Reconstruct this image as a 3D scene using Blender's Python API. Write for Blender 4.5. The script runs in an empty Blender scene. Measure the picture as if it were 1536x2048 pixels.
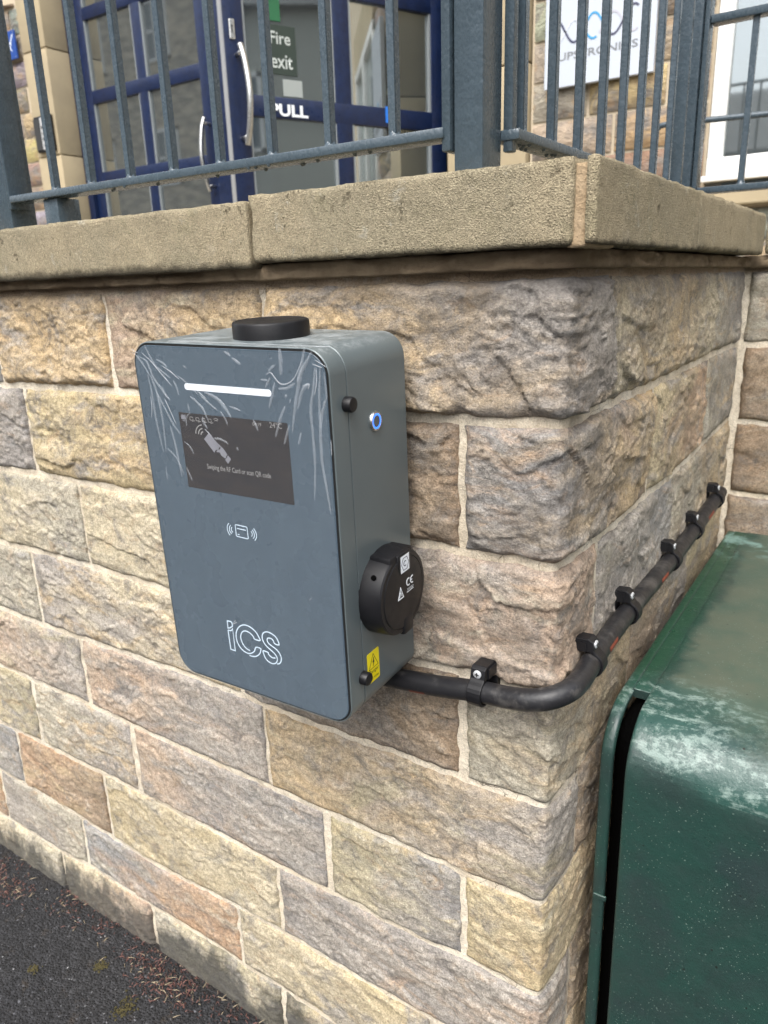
import bpy, bmesh, math, random
import numpy as np
from mathutils import Vector, Matrix

# ------------------------------------------------------------------ camera, light, exposure
scn = bpy.context.scene
COL = scn.collection
def cam_axes(y, p, r):
    f = Vector((math.sin(y)*math.cos(p), math.cos(y)*math.cos(p), -math.sin(p)))
    rt = Vector((math.cos(y), -math.sin(y), 0)); up = rt.cross(f)
    c, s = math.cos(r), math.sin(r)
    return c*rt + s*up, -s*rt + c*up, f
CAM = (0.2803, -0.743, 1.4416)
R_, U_, F_ = cam_axes(-0.5954, 0.2963, -0.0332)
cd = bpy.data.cameras.new('camera'); cam = bpy.data.objects.new('camera', cd); COL.objects.link(cam)
cam.matrix_world = Matrix(((R_.x, U_.x, -F_.x, CAM[0]), (R_.y, U_.y, -F_.y, CAM[1]), (R_.z, U_.z, -F_.z, CAM[2]), (0, 0, 0, 1)))
cd.sensor_fit = 'VERTICAL'; cd.sensor_height = 36.0; cd.lens = 1497.2/2048*36
cd.clip_start = 0.02; cd.clip_end = 400
cd.dof.use_dof = True; cd.dof.focus_distance = 0.90; cd.dof.aperture_fstop = 8.0
scn.camera = cam

w = bpy.data.worlds.new('World'); scn.world = w; w.use_nodes = True
nt = w.node_tree; nt.nodes.clear()
out = nt.nodes.new('ShaderNodeOutputWorld'); bg = nt.nodes.new('ShaderNodeBackground')
sky = nt.nodes.new('ShaderNodeTexSky'); sky.sky_type = 'NISHITA'; sky.sun_disc = False
SUN_AZ, SUN_EL = math.radians(168), math.radians(55)
sky.sun_elevation = SUN_EL; sky.sun_rotation = SUN_AZ; sky.air_density = 1.0; sky.dust_density = 4.0; sky.ozone_density = 1.0
hs = nt.nodes.new('ShaderNodeHueSaturation'); hs.inputs['Saturation'].default_value = 0.30   # overcast: whitish sky
nt.links.new(sky.outputs[0], hs.inputs['Color']); nt.links.new(hs.outputs[0], bg.inputs[0]); nt.links.new(bg.outputs[0], out.inputs[0])
bg.inputs[1].default_value = 0.15
sd = bpy.data.lights.new('sun', 'SUN'); sd.energy = 0.8; sd.angle = math.radians(40); sd.color = (1.0, 0.965, 0.91)
sun = bpy.data.objects.new('sun', sd); COL.objects.link(sun)
to_sun = Vector((math.sin(SUN_AZ)*math.cos(SUN_EL), math.cos(SUN_AZ)*math.cos(SUN_EL), math.sin(SUN_EL)))
sun.rotation_euler = to_sun.to_track_quat('Z', 'Y').to_euler()
sun.location = to_sun*20
scn.view_settings.view_transform = 'Standard'; scn.view_settings.look = 'None'
scn.view_settings.gamma = 1.0; scn.view_settings.use_curve_mapping = False
scn.view_settings.exposure = 1.40

# ------------------------------------------------------------------ helpers
rnd = random.Random(7)
GZ = 0.145
def link(name, me, mat=None, parent=None, smooth=False, M=None):
    o = bpy.data.objects.new(name, me); COL.objects.link(o)
    if mat is not None:
        if isinstance(mat, (list, tuple)):
            for m in mat: me.materials.append(m)
        else: me.materials.append(mat)
    if smooth: me.polygons.foreach_set('use_smooth', [True]*len(me.polygons))
    if parent is not None: o.parent = parent
    if M is not None: o.matrix_world = M
    return o
def thing(name, label, cat, loc=(0, 0, 0), group=None, M=None):
    o = bpy.data.objects.new(name, None); COL.objects.link(o); o.empty_display_size = .05
    o.location = loc
    if M is not None: o.matrix_world = M
    o['label'] = label; o['category'] = cat
    if group: o['group'] = group
    return o
def tag(o, label=None, cat=None, group=None, kind=None):
    for k, v in (('label', label), ('category', cat), ('group', group), ('kind', kind)):
        if v: o[k] = v
    return o
class MB:
    """collects simple solids, builds ONE mesh"""
    def __init__(s): s.bm = bmesh.new()
    def _add(s, vs, fs, mi=0):
        v = [s.bm.verts.new(p) for p in vs]
        for f in fs:
            try:
                g = s.bm.faces.new([v[i] for i in f]); g.material_index = mi
            except ValueError: pass
    def box(s, x0, x1, y0, y1, z0, z1, bev=0, seg=2, M=None):
        b = bmesh.new(); bmesh.ops.create_cube(b, size=1)
        for v in b.verts: v.co = Vector(((x0+x1)/2+v.co.x*(x1-x0), (y0+y1)/2+v.co.y*(y1-y0), (z0+z1)/2+v.co.z*(z1-z0)))
        if bev: bmesh.ops.bevel(b, geom=b.edges[:], offset=bev, segments=seg, affect='EDGES', profile=.5)
        if M: bmesh.ops.transform(b, matrix=M, verts=b.verts)
        b.verts.index_update()
        s._add([v.co.copy() for v in b.verts], [[v.index for v in f.verts] for f in b.faces]); b.free(); return s
    def tube(s, pts, r, n=12, cap=True):
        pts = [Vector(p) for p in pts]; rs = r if isinstance(r, (list, tuple)) else [r]*len(pts)
        vs, fs = [], []; prev = None
        for i, p in enumerate(pts):
            t = (pts[min(i+1, len(pts)-1)]-pts[max(i-1, 0)]).normalized()
            if prev is None: a = t.orthogonal().normalized()
            else: a = (prev-t*prev.dot(t)).normalized()
            prev = a; b = t.cross(a)
            for k in range(n):
                an = 2*math.pi*k/n; vs.append(p+rs[i]*(math.cos(an)*a+math.sin(an)*b))
        for i in range(len(pts)-1):
            for k in range(n): fs.append([i*n+k, i*n+(k+1) % n, (i+1)*n+(k+1) % n, (i+1)*n+k])
        if cap: fs.append(list(range(n))[::-1]); fs.append([(len(pts)-1)*n+k for k in range(n)])
        s._add(vs, fs); return s
    def lathe(s, prof, o, ax, n=32):
        """prof: (radius, height) along axis ax from o"""
        o = Vector(o); ax = Vector(ax).normalized(); a = ax.orthogonal().normalized(); b = ax.cross(a)
        vs, fs = [], []
        for r, h in prof:
            for k in range(n):
                an = 2*math.pi*k/n; vs.append(o+ax*h+max(r, 1e-5)*(math.cos(an)*a+math.sin(an)*b))
        for i in range(len(prof)-1):
            for k in range(n): fs.append([i*n+k, i*n+(k+1) % n, (i+1)*n+(k+1) % n, (i+1)*n+k])
        fs.append(list(range(n))[::-1]); fs.append([(len(prof)-1)*n+k for k in range(n)])
        s._add(vs, fs); return s
    def prism(s, poly, fn, d0, d1):
        """poly 2D, fn(u,v,d)->3D; extruded d0..d1"""
        n = len(poly); vs = [fn(u, v, d0) for u, v in poly]+[fn(u, v, d1) for u, v in poly]
        s._add(vs, [list(range(n))[::-1], [n+i for i in range(n)]]+[[i, (i+1) % n, n+(i+1) % n, n+i] for i in range(n)]); return s
    def stroke(s, pts, w, fn, d0=0, d1=.0002, closed=False):
        P = [Vector((p[0], p[1])) for p in pts]; n = len(P); vs, fs = [], []
        if closed: P = P[:-1] if (P[0]-P[-1]).length < 1e-6 else P; n = len(P)
        for i, p in enumerate(P):
            a = P[(i-1) % n] if (closed or i > 0) else p; c = P[(i+1) % n] if (closed or i < n-1) else p
            t1 = (p-a).normalized() if (p-a).length > 1e-9 else (c-p).normalized()
            t2 = (c-p).normalized() if (c-p).length > 1e-9 else t1
            t = (t1+t2); t = t.normalized() if t.length > 1e-6 else t1
            k = min(1.6, 1/max(.35, abs(t.dot(t1))))
            nn = Vector((-t.y, t.x))*w/2*k
            for q, d in ((p+nn, d0), (p-nn, d0), (p+nn, d1), (p-nn, d1)): vs.append(fn(q.x, q.y, d))
        m = n if closed else n-1
        for i in range(m):
            a, b = 4*i, 4*((i+1) % n)
            fs += [[a+2, a+3, b+3, b+2], [a, b, b+1, a+1], [a+2, b+2, b, a], [a+3, a+1, b+1, b+3]]
        s._add(vs, fs); return s
    def build(s, name, mat, parent=None, smooth=False, M=None, autos=None):
        me = bpy.data.meshes.new(name); bmesh.ops.recalc_face_normals(s.bm, faces=s.bm.faces[:]); s.bm.to_mesh(me); s.bm.free()
        o = link(name, me, mat, parent, smooth, M)
        if autos:
            for e in me.edges: pass
            me.polygons.foreach_set('use_smooth', [True]*len(me.polygons))
            try: me.set_sharp_from_angle(angle=math.radians(autos))
            except Exception: pass
        return o
def smooth_pts(pts, k=4, closed=False):
    P = [Vector(p) for p in pts]; n = len(P); o = []
    for i in range(n-1):
        p0 = P[max(i-1, 0)]; p1 = P[i]; p2 = P[i+1]; p3 = P[min(i+2, n-1)]
        for j in range(k):
            t = j/k
            o.append(.5*((2*p1)+(p2-p0)*t+(2*p0-5*p1+4*p2-p3)*t*t+(3*p1-p0-3*p2+p3)*t**3))
    o.append(P[-1]); return o
def text_obj(name, body, mat, parent, fn, u0, u1, v0, v1=None, d=.0003, bold=0.0):
    """text whose box runs u0..u1 and rises from v0 (to v1 if given); fn(u,v,d)->3D"""
    cu = bpy.data.curves.new('t', 'FONT'); cu.body = body; cu.size = 1; cu.extrude = 0; cu.offset = bold; cu.resolution_u = 3
    ob = bpy.data.objects.new('t', cu); COL.objects.link(ob)
    dg = bpy.context.evaluated_depsgraph_get()
    me = bpy.data.meshes.new_from_object(ob.evaluated_get(dg)); bpy.data.objects.remove(ob); 
    xs = [v.co.x for v in me.vertices]; ys = [v.co.y for v in me.vertices]
    sx = (u1-u0)/(max(xs)-min(xs)); sy = sx if v1 is None else (v1-v0)/(max(ys)-min(ys)); x0, y0 = min(xs), min(ys)
    for v in me.vertices: v.co = Vector(fn(u0+(v.co.x-x0)*sx, v0+(v.co.y-y0)*sy, d))
    me.name = name
    return link(name, me, mat, parent)

# numpy gradient noise
def _h(ix, iy, seed):
    n = (ix.astype(np.int64)*374761393 + iy.astype(np.int64)*668265263 + seed*1442695041) & 0xffffffff
    n = ((n ^ (n >> 13))*1274126177) & 0xffffffff
    return ((n ^ (n >> 16)) & 0xffff)/65536.0*2*np.pi
def perlin(x, y, seed=0):
    x = np.asarray(x, float); y = np.asarray(y, float)
    xi, yi = np.floor(x), np.floor(y); fx, fy = x-xi, y-yi
    u = fx*fx*fx*(fx*(fx*6-15)+10); v = fy*fy*fy*(fy*(fy*6-15)+10)
    def g(a, b):
        t = _h(xi+a, yi+b, seed); return np.cos(t)*(fx-a)+np.sin(t)*(fy-b)
    return 1.4*((g(0, 0)*(1-u)+g(1, 0)*u)*(1-v)+(g(0, 1)*(1-u)+g(1, 1)*u)*v)
def fbm(x, y, o=4, seed=0, gain=.5):
    s = 0; a = 1; f = 1
    for i in range(o): s = s+a*perlin(x*f+i*17.3, y*f-i*9.1, seed+i*31); a *= gain; f *= 2.03
    return s
def sstep(x, a, b):
    t = np.clip((x-a)/(b-a), 0, 1); return t*t*(3-2*t)

def grid_mesh(name, P, attrs=None):
    """P: (nv,nu,3) -> mesh"""
    nv, nu = P.shape[:2]
    me = bpy.data.meshes.new(name); me.vertices.add(nv*nu); me.vertices.foreach_set('co', P.reshape(-1).astype(np.float32))
    i = np.arange(nv-1)[:, None]*nu+np.arange(nu-1)[None, :]
    q = np.stack([i, i+1, i+nu+1, i+nu], -1).reshape(-1, 4)
    me.loops.add(q.size); me.loops.foreach_set('vertex_index', q.reshape(-1).astype(np.int32))
    me.polygons.add(len(q)); me.polygons.foreach_set('loop_start', np.arange(0, q.size, 4, dtype=np.int32)); me.polygons.foreach_set('loop_total', np.full(len(q), 4, np.int32))
    me.update(calc_edges=True); me.polygons.foreach_set('use_smooth', np.ones(len(q), bool))
    for k, a in (attrs or {}).items():
        at = me.attributes.new(k, 'FLOAT', 'POINT'); at.data.foreach_set('value', a.reshape(-1).astype(np.float32))
    return me

# ------------------------------------------------------------------ materials
class NT:
    def __init__(s, name):
        s.m = bpy.data.materials.new(name); s.m.use_nodes = True; s.t = s.m.node_tree; s.t.nodes.clear()
        s.out = s.n('ShaderNodeOutputMaterial'); s.b = s.n('ShaderNodeBsdfPrincipled'); s.l(s.b.outputs[0], s.out.inputs[0])
    def n(s, k, **kw):
        x = s.t.nodes.new(k)
        for a, v in kw.items(): setattr(x, a, v)
        return x
    def l(s, a, b): s.t.links.new(a, b)
    def val(s, x, sock):
        if isinstance(x, (int, float)): sock.default_value = x
        elif isinstance(x, (tuple, list)): sock.default_value = tuple(x)+((1,) if len(x) == 3 and len(sock.default_value) == 4 else ())
        else: s.l(x, sock)
    def pos(s, scale=(1, 1, 1), obj=False):
        g = s.n('ShaderNodeTexCoord').outputs['Object'] if obj else s.n('ShaderNodeNewGeometry').outputs['Position']
        mp = s.n('ShaderNodeMapping'); s.l(g, mp.inputs[0]); mp.inputs['Scale'].default_value = scale; return mp.outputs[0]
    def noise(s, vec, scale, detail=4, rough=.55, dist=0, col=False):
        x = s.n('ShaderNodeTexNoise'); s.l(vec, x.inputs['Vector']); x.inputs['Scale'].default_value = scale; x.inputs['Detail'].default_value = detail
        x.inputs['Roughness'].default_value = rough; x.inputs['Distortion'].default_value = dist; return x.outputs['Color' if col else 'Fac']
    def voro(s, vec, scale, feat='F1', out='Distance', rand=1):
        x = s.n('ShaderNodeTexVoronoi', feature=feat); s.l(vec, x.inputs['Vector']); x.inputs['Scale'].default_value = scale; x.inputs['Randomness'].default_value = rand; return x.outputs[out]
    def ramp(s, f, stops, interp='LINEAR'):
        r = s.n('ShaderNodeValToRGB'); s.l(f, r.inputs[0]); e = r.color_ramp.elements; r.color_ramp.interpolation = interp
        while len(e) < len(stops): e.new(.5)
        for i, (p, c) in enumerate(stops):
            e[i].position = p; c = (c, c, c) if isinstance(c, (int, float)) else c; e[i].color = tuple(c)+(1,)
        return r.outputs[0]
    def mr(s, f, a, b, c=0, d=1):
        r = s.n('ShaderNodeMapRange'); r.interpolation_type = 'SMOOTHSTEP'; s.val(f, r.inputs[0])
        for i, v in enumerate((a, b, c, d)): r.inputs[i+1].default_value = v
        return r.outputs[0]
    def mix(s, f, a, b, mode='MIX'):
        x = s.n('ShaderNodeMix', data_type='RGBA', blend_type=mode); s.val(f, x.inputs[0]); s.val(a, x.inputs[6]); s.val(b, x.inputs[7]); return x.outputs[2]
    def math(s, op, a, b=0, c=0):
        x = s.n('ShaderNodeMath', operation=op)
        for i, v in enumerate((a, b, c)): s.val(v, x.inputs[i])
        return x.outputs[0]
    def bump(s, h, dist, strength=1, prev=None):
        x = s.n('ShaderNodeBump'); x.inputs['Strength'].default_value = strength; x.inputs['Distance'].default_value = dist; s.val(h, x.inputs['Height'])
        if prev is not None: s.l(prev, x.inputs['Normal'])
        return x.outputs[0]
    def sep(s, v):
        x = s.n('ShaderNodeSeparateXYZ'); s.l(v, x.inputs[0]); return x.outputs
    def fin(s, col=None, rough=None, normal=None, metal=None, spec=None, **kw):
        for k, v in (('Base Color', col), ('Roughness', rough), ('Normal', normal), ('Metallic', metal), ('Specular IOR Level', spec)):
            if v is not None: s.val(v, s.b.inputs[k])
        for k, v in kw.items(): s.val(v, s.b.inputs[k.replace('_', ' ')])
        return s.m
def plain(name, col, rough=.5, metal=0, **kw):
    n = NT(name); return n.fin(col=col, rough=rough, metal=metal, **kw)

def stone_material(name, grain=1.0):
    n = NT(name); p = n.pos()
    def att(nm, obj=True):
        a = n.n('ShaderNodeAttribute', attribute_type='OBJECT' if obj else 'GEOMETRY', attribute_name=nm); return a
    A, B, C_ = att('col_a').outputs['Color'], att('col_b').outputs['Color'], att('col_c').outputs['Color']
    along = att('along', False).outputs['Fac']; relief = att('relief', False).outputs['Fac']
    warp = n.noise(p, 5, 3, .6, col=True)
    wp = n.mix(.12, p, warp, 'ADD')
    stm = n.n('ShaderNodeMapping'); n.l(wp, stm.inputs[0]); stm.inputs['Scale'].default_value = (.6, .6, 1.7); big = n.noise(stm.outputs[0], 8, 6, .66, 1.0)
    f = n.math('ADD', along, n.math('MULTIPLY', n.math('SUBTRACT', big, .5), 2.6))
    c = n.mix(n.mr(f, .0, 1.0), A, B)
    blot = n.noise(stm.outputs[0], 16, 6, .68, .6)
    c = n.mix(n.math('MULTIPLY', n.mr(blot, .48, .68), .85), c, C_)
    # iron staining and pale patches
    st = n.noise(n.pos((1, 1, 1.8)), 13, 5, .7, 1.5)
    c = n.mix(n.math('MULTIPLY', n.mr(st, .54, .72), .5), c, (.40, .25, .13))
    pale = n.noise(p, 31, 5, .7, .4)
    c = n.mix(n.math('MULTIPLY', n.mr(pale, .58, .72), .42), c, (.50, .47, .42))
    gy = n.noise(p, 19, 6, .72, .8)
    c = n.mix(n.math('MULTIPLY', n.mr(gy, .50, .66), .70), c, (.16, .152, .145))
    streak = n.noise(n.pos((9, 9, 75)), 1.0, 5, .7, .6)
    c = n.mix(n.math('MULTIPLY', n.mr(streak, .50, .7), .45), c, (.16, .135, .11))
    # relief: high spots of the face are mixed paler
    c = n.mix(n.math('MULTIPLY', n.mr(relief, .35, 1.0), .22), c, (.60, .52, .40))
    g1 = n.noise(p, 420, 3, .7); g2 = n.noise(p, 150, 4, .7)
    c = n.mix(1, c, n.ramp(g1, [(.25, .50), (.5, 1.0), (.75, 1.36)]), 'MULTIPLY')
    c = n.mix(1, c, n.ramp(g2, [(.3, .62), (.5, 1.0), (.7, 1.28)]), 'MULTIPLY')
    # weathering: soot under the coping, brown grime round the corner, damp dirt by the ground
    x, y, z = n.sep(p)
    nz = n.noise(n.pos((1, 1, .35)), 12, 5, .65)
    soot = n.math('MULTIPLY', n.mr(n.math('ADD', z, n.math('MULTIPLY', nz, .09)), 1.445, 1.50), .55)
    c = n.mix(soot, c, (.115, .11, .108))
    cn = n.noise(wp, 9, 6, .7, .5)
    corner = n.math('MULTIPLY', n.mr(x, -.36, -.05), n.math('MULTIPLY', n.mr(z, .80, 1.05), n.mr(cn, .40, .62)))
    c = n.mix(n.math('MULTIPLY', corner, .42), c, (.15, .13, .11))
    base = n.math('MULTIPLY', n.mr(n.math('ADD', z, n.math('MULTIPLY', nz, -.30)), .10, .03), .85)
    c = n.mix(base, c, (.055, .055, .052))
    h1 = n.noise(p, 75, 7, .72, .3); h2 = n.noise(p, 300, 5, .75); v = n.voro(p, 420)
    rt = n.n('ShaderNodeMapping'); n.l(n.n('ShaderNodeNewGeometry').outputs['Position'], rt.inputs[0]); rt.inputs['Rotation'].default_value = (.35, .55, .2); rt.inputs['Scale'].default_value = (70, 70, 330)
    fib = n.noise(rt.outputs[0], 1.0, 6, .75, .8); rg_ = n.math('ABSOLUTE', n.math('SUBTRACT', n.noise(wp, 60, 7, .75, .5), .5)); fc = n.voro(n.mix(.02, n.pos((1, 1, 1.9)), warp, 'ADD'), 95, out='Color'); fcv = n.sep(fc)[0]
    nb = n.bump(h1, .0022*grain, .85); nb = n.bump(rg_, -.0018*grain, .6, nb); nb = n.bump(fcv, .0007*grain, .6, nb); nb = n.bump(fib, .0011*grain, .7, nb); nb = n.bump(h2, .0018*grain, .9, nb); nb = n.bump(v, .0008*grain, .6, nb)
    return n.fin(col=c, rough=.93, normal=nb, spec=.25)
M_stone = stone_material('split_sandstone')

def mortar_material():
    n = NT('lime_mortar'); p = n.pos()
    a = n.noise(p, 6, 4, .6); b = n.noise(p, 40, 5, .7)
    c = n.mix(n.mr(a, .35, .65), (.66, .575, .445), (.72, .655, .54))
    c = n.mix(n.math('MULTIPLY', n.mr(b, .46, .70), .6), c, (.40, .325, .235))
    x, y, z = n.sep(p); cn = n.noise(p, 11, 5, .7)
    corner = n.math('MULTIPLY', n.mr(n.math('ADD', z, n.math('MULTIPLY', x, .25)), .90, 1.2), n.mr(n.math('ADD', x, n.math('MULTIPLY', cn, .3)), -.15, .1))
    c = n.mix(n.math('MULTIPLY', n.math('MULTIPLY', corner, n.mr(y, .10, .0)), .40), c, (.32, .26, .18))
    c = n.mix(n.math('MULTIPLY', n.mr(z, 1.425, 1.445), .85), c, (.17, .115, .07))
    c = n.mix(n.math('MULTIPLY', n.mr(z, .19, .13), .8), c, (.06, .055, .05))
    gyy = n.noise(n.pos((1, 1, .6)), 22, 6, .7, .6); c = n.mix(n.math('MULTIPLY', n.mr(gyy, .54, .68), .5), c, (.30, .28, .25))
    crk = n.voro(n.mix(.03, p, n.noise(p, 30, 3, col=True), 'ADD'), 26, 'DISTANCE_TO_EDGE'); crm = n.math('MULTIPLY', n.mr(crk, .012, .004), n.mr(n.noise(p, 7, 3), .52, .6)); c = n.mix(n.math('MULTIPLY', crm, .8), c, (.10, .08, .06))
    g = n.noise(p, 500, 3, .7); c = n.mix(1, c, n.ramp(g, [(.3, .68), (.5, 1.0), (.72, 1.2)]), 'MULTIPLY')
    nb = n.bump(n.noise(p, 90, 5, .7), .005, .8); nb = n.bump(n.noise(p, 600, 2, .6), .0008, .8, nb)
    return n.fin(col=c, rough=.95, normal=nb, spec=.15)
M_mortar = mortar_material()

def coping_material():
    n = NT('gritty_cast_stone'); p = n.pos()
    a = n.noise(p, 5, 5, .65, .6); b = n.noise(p, 17, 5, .7, .4)
    c = n.mix(n.mr(a, .35, .65), (.375, .315, .21), (.31, .27, .185))
    dr = n.noise(n.pos((38, 38, 2.5)), 1.0, 4, .6); c = n.mix(n.math('MULTIPLY', n.mr(dr, .52, .72), .14), c, (.17, .145, .10)); li = n.noise(p, 34, 6, .75, .3); c = n.mix(n.math('MULTIPLY', n.mr(li, .60, .68), .45), c, (.45, .43, .36))
    c = n.mix(n.math('MULTIPLY', n.mr(b, .52, .70), .5), c, (.25, .225, .14))
    c = n.mix(n.math('MULTIPLY', n.mr(n.noise(p, 26, 4, .6), .60, .72), .4), c, (.42, .37, .28))
    g = n.voro(p, 750, out='Color'); gs = n.sep(g)[0]
    c = n.mix(1, c, n.ramp(gs, [(.0, .72), (.5, 1.0), (.9, 1.15), (1, 1.4)]), 'MULTIPLY')
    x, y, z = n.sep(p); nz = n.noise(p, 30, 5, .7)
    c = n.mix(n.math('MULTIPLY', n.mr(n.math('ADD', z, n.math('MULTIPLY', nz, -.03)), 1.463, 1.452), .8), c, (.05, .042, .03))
    pit = n.mr(n.noise(p, 55, 5, .75, .3), .40, .30)
    pitm = n.math('MULTIPLY', pit, n.mr(n.noise(p, 4, 2), .45, .6))
    c = n.mix(n.math('MULTIPLY', pitm, .55), c, (.09, .07, .045))
    nb = n.bump(n.voro(p, 700), .0016, 1.0); nb = n.bump(n.noise(p, 520, 3, .75), .0016, .9, nb); nb = n.bump(n.noise(p, 45, 3, .6), .0012, .35, nb); nb = n.bump(pitm, -.004, .8, nb)
    return n.fin(col=c, rough=.95, normal=nb, spec=.2)
M_coping = coping_material()

def paint_material(name, col, rough=.28, lump=1.0, col2=None):
    n = NT(name); p = n.pos()
    a = n.noise(p, 30, 4, .6); c = n.mix(n.mr(a, .4, .65), col, col2 or tuple(x*.75 for x in col))
    lm = n.noise(n.pos((1, 1, .6)), 230, 3, .55, .3); vv = n.voro(n.pos((1, 1, .7)), 330, 'SMOOTH_F1')
    nb = n.bump(lm, .0016*lump, .7); nb = n.bump(vv, .0010*lump, .5, nb); nb = n.bump(n.noise(p, 40, 3, .5), .0035*lump, .5, nb)
    return n.fin(col=c, rough=n.ramp(n.noise(p, 90, 3), [(.3, rough*.75), (.7, rough*1.4)]), normal=nb, spec=.5)
M_rail = paint_material('slate_blue_gloss_paint', (.058, .082, .102), .25, .55, (.052, .074, .092))
M_blue = paint_material('navy_powder_coat', (.006, .0155, .056), .35, .12)
M_blackpl = NT('satin_black_plastic'); 
M_blackpl = (lambda n: n.fin(col=(.008, .008, .0095), rough=n.ramp(n.noise(n.pos(), 60, 3), [(.3, .36), (.7, .52)]), normal=n.bump(n.noise(n.pos(), 900, 2), .0003, .4), spec=.35))(NT('satin_black_plastic'))
M_white = plain('white_upvc', (.80, .80, .78), .3)
M_chrome = (lambda n: n.fin(col=(.62, .62, .60), rough=n.ramp(n.noise(n.pos((1, 1, 30)), 60, 2), [(.3, .22), (.7, .36)]), metal=1.0))(NT('brushed_steel'))
def body_mat():
    n = NT('grey_powder_coat'); p = n.pos(obj=True)
    c = n.mix(n.mr(n.noise(p, 7, 3), .35, .65), (.128, .154, .160), (.118, .142, .149))
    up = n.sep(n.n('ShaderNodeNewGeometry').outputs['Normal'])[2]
    dust_sheen = n.math('MULTIPLY', n.mr(up, .6, .95), n.mr(n.math('ADD', n.math('MULTIPLY', n.noise(p, 30, 5, .7), .6), n.math('MULTIPLY', n.noise(p, 420, 3, .7), .45)), .46, .62))
    c = n.mix(n.math('MULTIPLY', dust_sheen, .6), c, (.36, .38, .38))  # speckled sky reflection on the top painted in as pale dust
    return n.fin(col=c, rough=n.mix(dust_sheen, (.34, .34, .34), (.6, .6, .6)), metal=.2, normal=n.bump(n.noise(n.pos(), 1500, 1), .00012, .35), spec=.5)
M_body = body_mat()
def panel_mat():
    n = NT('glossy_slate_acrylic'); p = n.pos(obj=True)
    sm = n.noise(n.pos((3, 3, 1), obj=True), 9, 4, .6, 1.2)
    c = n.mix(n.mr(sm, .42, .66), (.060, .085, .110), (.065, .091, .116))
    return n.fin(col=c, rough=n.ramp(n.noise(p, 25, 3), [(.35, .25), (.7, .32)]), spec=.30, Coat_Weight=.06, Coat_Roughness=.12)
M_panel = panel_mat()
M_ink = plain('pale_printed_ink', (.55, .66, .76), .35)
M_inkk = plain('black_print', (.012, .012, .012), .5)
M_bar = plain('frosted_diffuser', (.72, .77, .83), .3)
def emis(name, col, e, st, rough=.3):
    n = NT(name); n.b.inputs['Emission Color'].default_value = tuple(e)+(1,); n.b.inputs['Emission Strength'].default_value = st
    return n.fin(col=col, rough=rough)
def screen_mat():
    n = NT('dim_display_glass'); p = n.pos(obj=True)
    x, y, z = n.sep(p)
    a = n.noise(n.pos((.9, 1, 3.2), obj=True), 22, 5, .6, .9)
    c = n.mix(n.mr(a, .35, .7), (.070, .058, .052), (.115, .088, .070))  # brown street reflection painted into the display glow
    n.l(c, n.b.inputs['Emission Color']); n.b.inputs['Emission Strength'].default_value = .13
    return n.fin(col=(.006, .006, .008), rough=.06, spec=.5)
M_screen = screen_mat()
M_lcd = emis('lit_display_icon', (.10, .10, .11), (.55, .55, .62), .10)
M_lcd2 = emis('lit_display_text', (.10, .10, .10), (.66, .62, .58), .12)
M_led = emis('blue_led_ring', (.02, .05, .3), (.03, .16, 1.0), 1.1)
M_yellow = plain('yellow_vinyl', (.80, .66, .005), .35)
M_red = plain('red_print', (.20, .045, .025), .6)
M_sticker = plain('white_vinyl', (.78, .82, .86), .35)
def film_mat(name, fac, col=(.75, .8, .86)):
    n = NT(name); tr = n.n('ShaderNodeBsdfTransparent'); mx = n.n('ShaderNodeMixShader')
    n.fin(col=col, rough=.16, spec=.6); n.t.links.remove(n.out.inputs[0].links[0])
    mx.inputs[0].default_value = fac; n.l(tr.outputs[0], mx.inputs[1]); n.l(n.b.outputs[0], mx.inputs[2]); n.l(mx.outputs[0], n.out.inputs[0]); return n.m
M_film = film_mat('clear_protective_film', .018)
M_wrinkle = film_mat('wrinkled_film', .15)
M_wrinkle2 = film_mat('creased_film_edge', .34, (.85, .88, .92))
def glass_mat(name, tint, refl, dirt=.05):
    n = NT(name); tr = n.n('ShaderNodeBsdfTransparent'); tr.inputs[0].default_value = tuple(tint)+(1,)
    gl = n.n('ShaderNodeBsdfGlossy'); gl.inputs['Roughness'].default_value = .03; gl.inputs['Color'].default_value = (.85, .9, .9, 1)
    fr = n.n('ShaderNodeFresnel'); fr.inputs[0].default_value = 1.5
    m1 = n.n('ShaderNodeMixShader'); n.l(n.math('ADD', n.math('MULTIPLY', fr.outputs[0], 1.2), refl), m1.inputs[0]); n.l(tr.outputs[0], m1.inputs[1]); n.l(gl.outputs[0], m1.inputs[2])
    n.fin(col=(.3, .33, .33), rough=.8); m2 = n.n('ShaderNodeMixShader'); m2.inputs[0].default_value = dirt
    n.t.links.remove(n.out.inputs[0].links[0]); n.l(m1.outputs[0], m2.inputs[1]); n.l(n.b.outputs[0], m2.inputs[2]); n.l(m2.outputs[0], n.out.inputs[0]); return n.m
M_glass = glass_mat('door_glass', (.42, .48, .45), .38, .08)
M_glass2 = glass_mat('window_glass', (.6, .65, .68), .22, .10)
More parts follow.
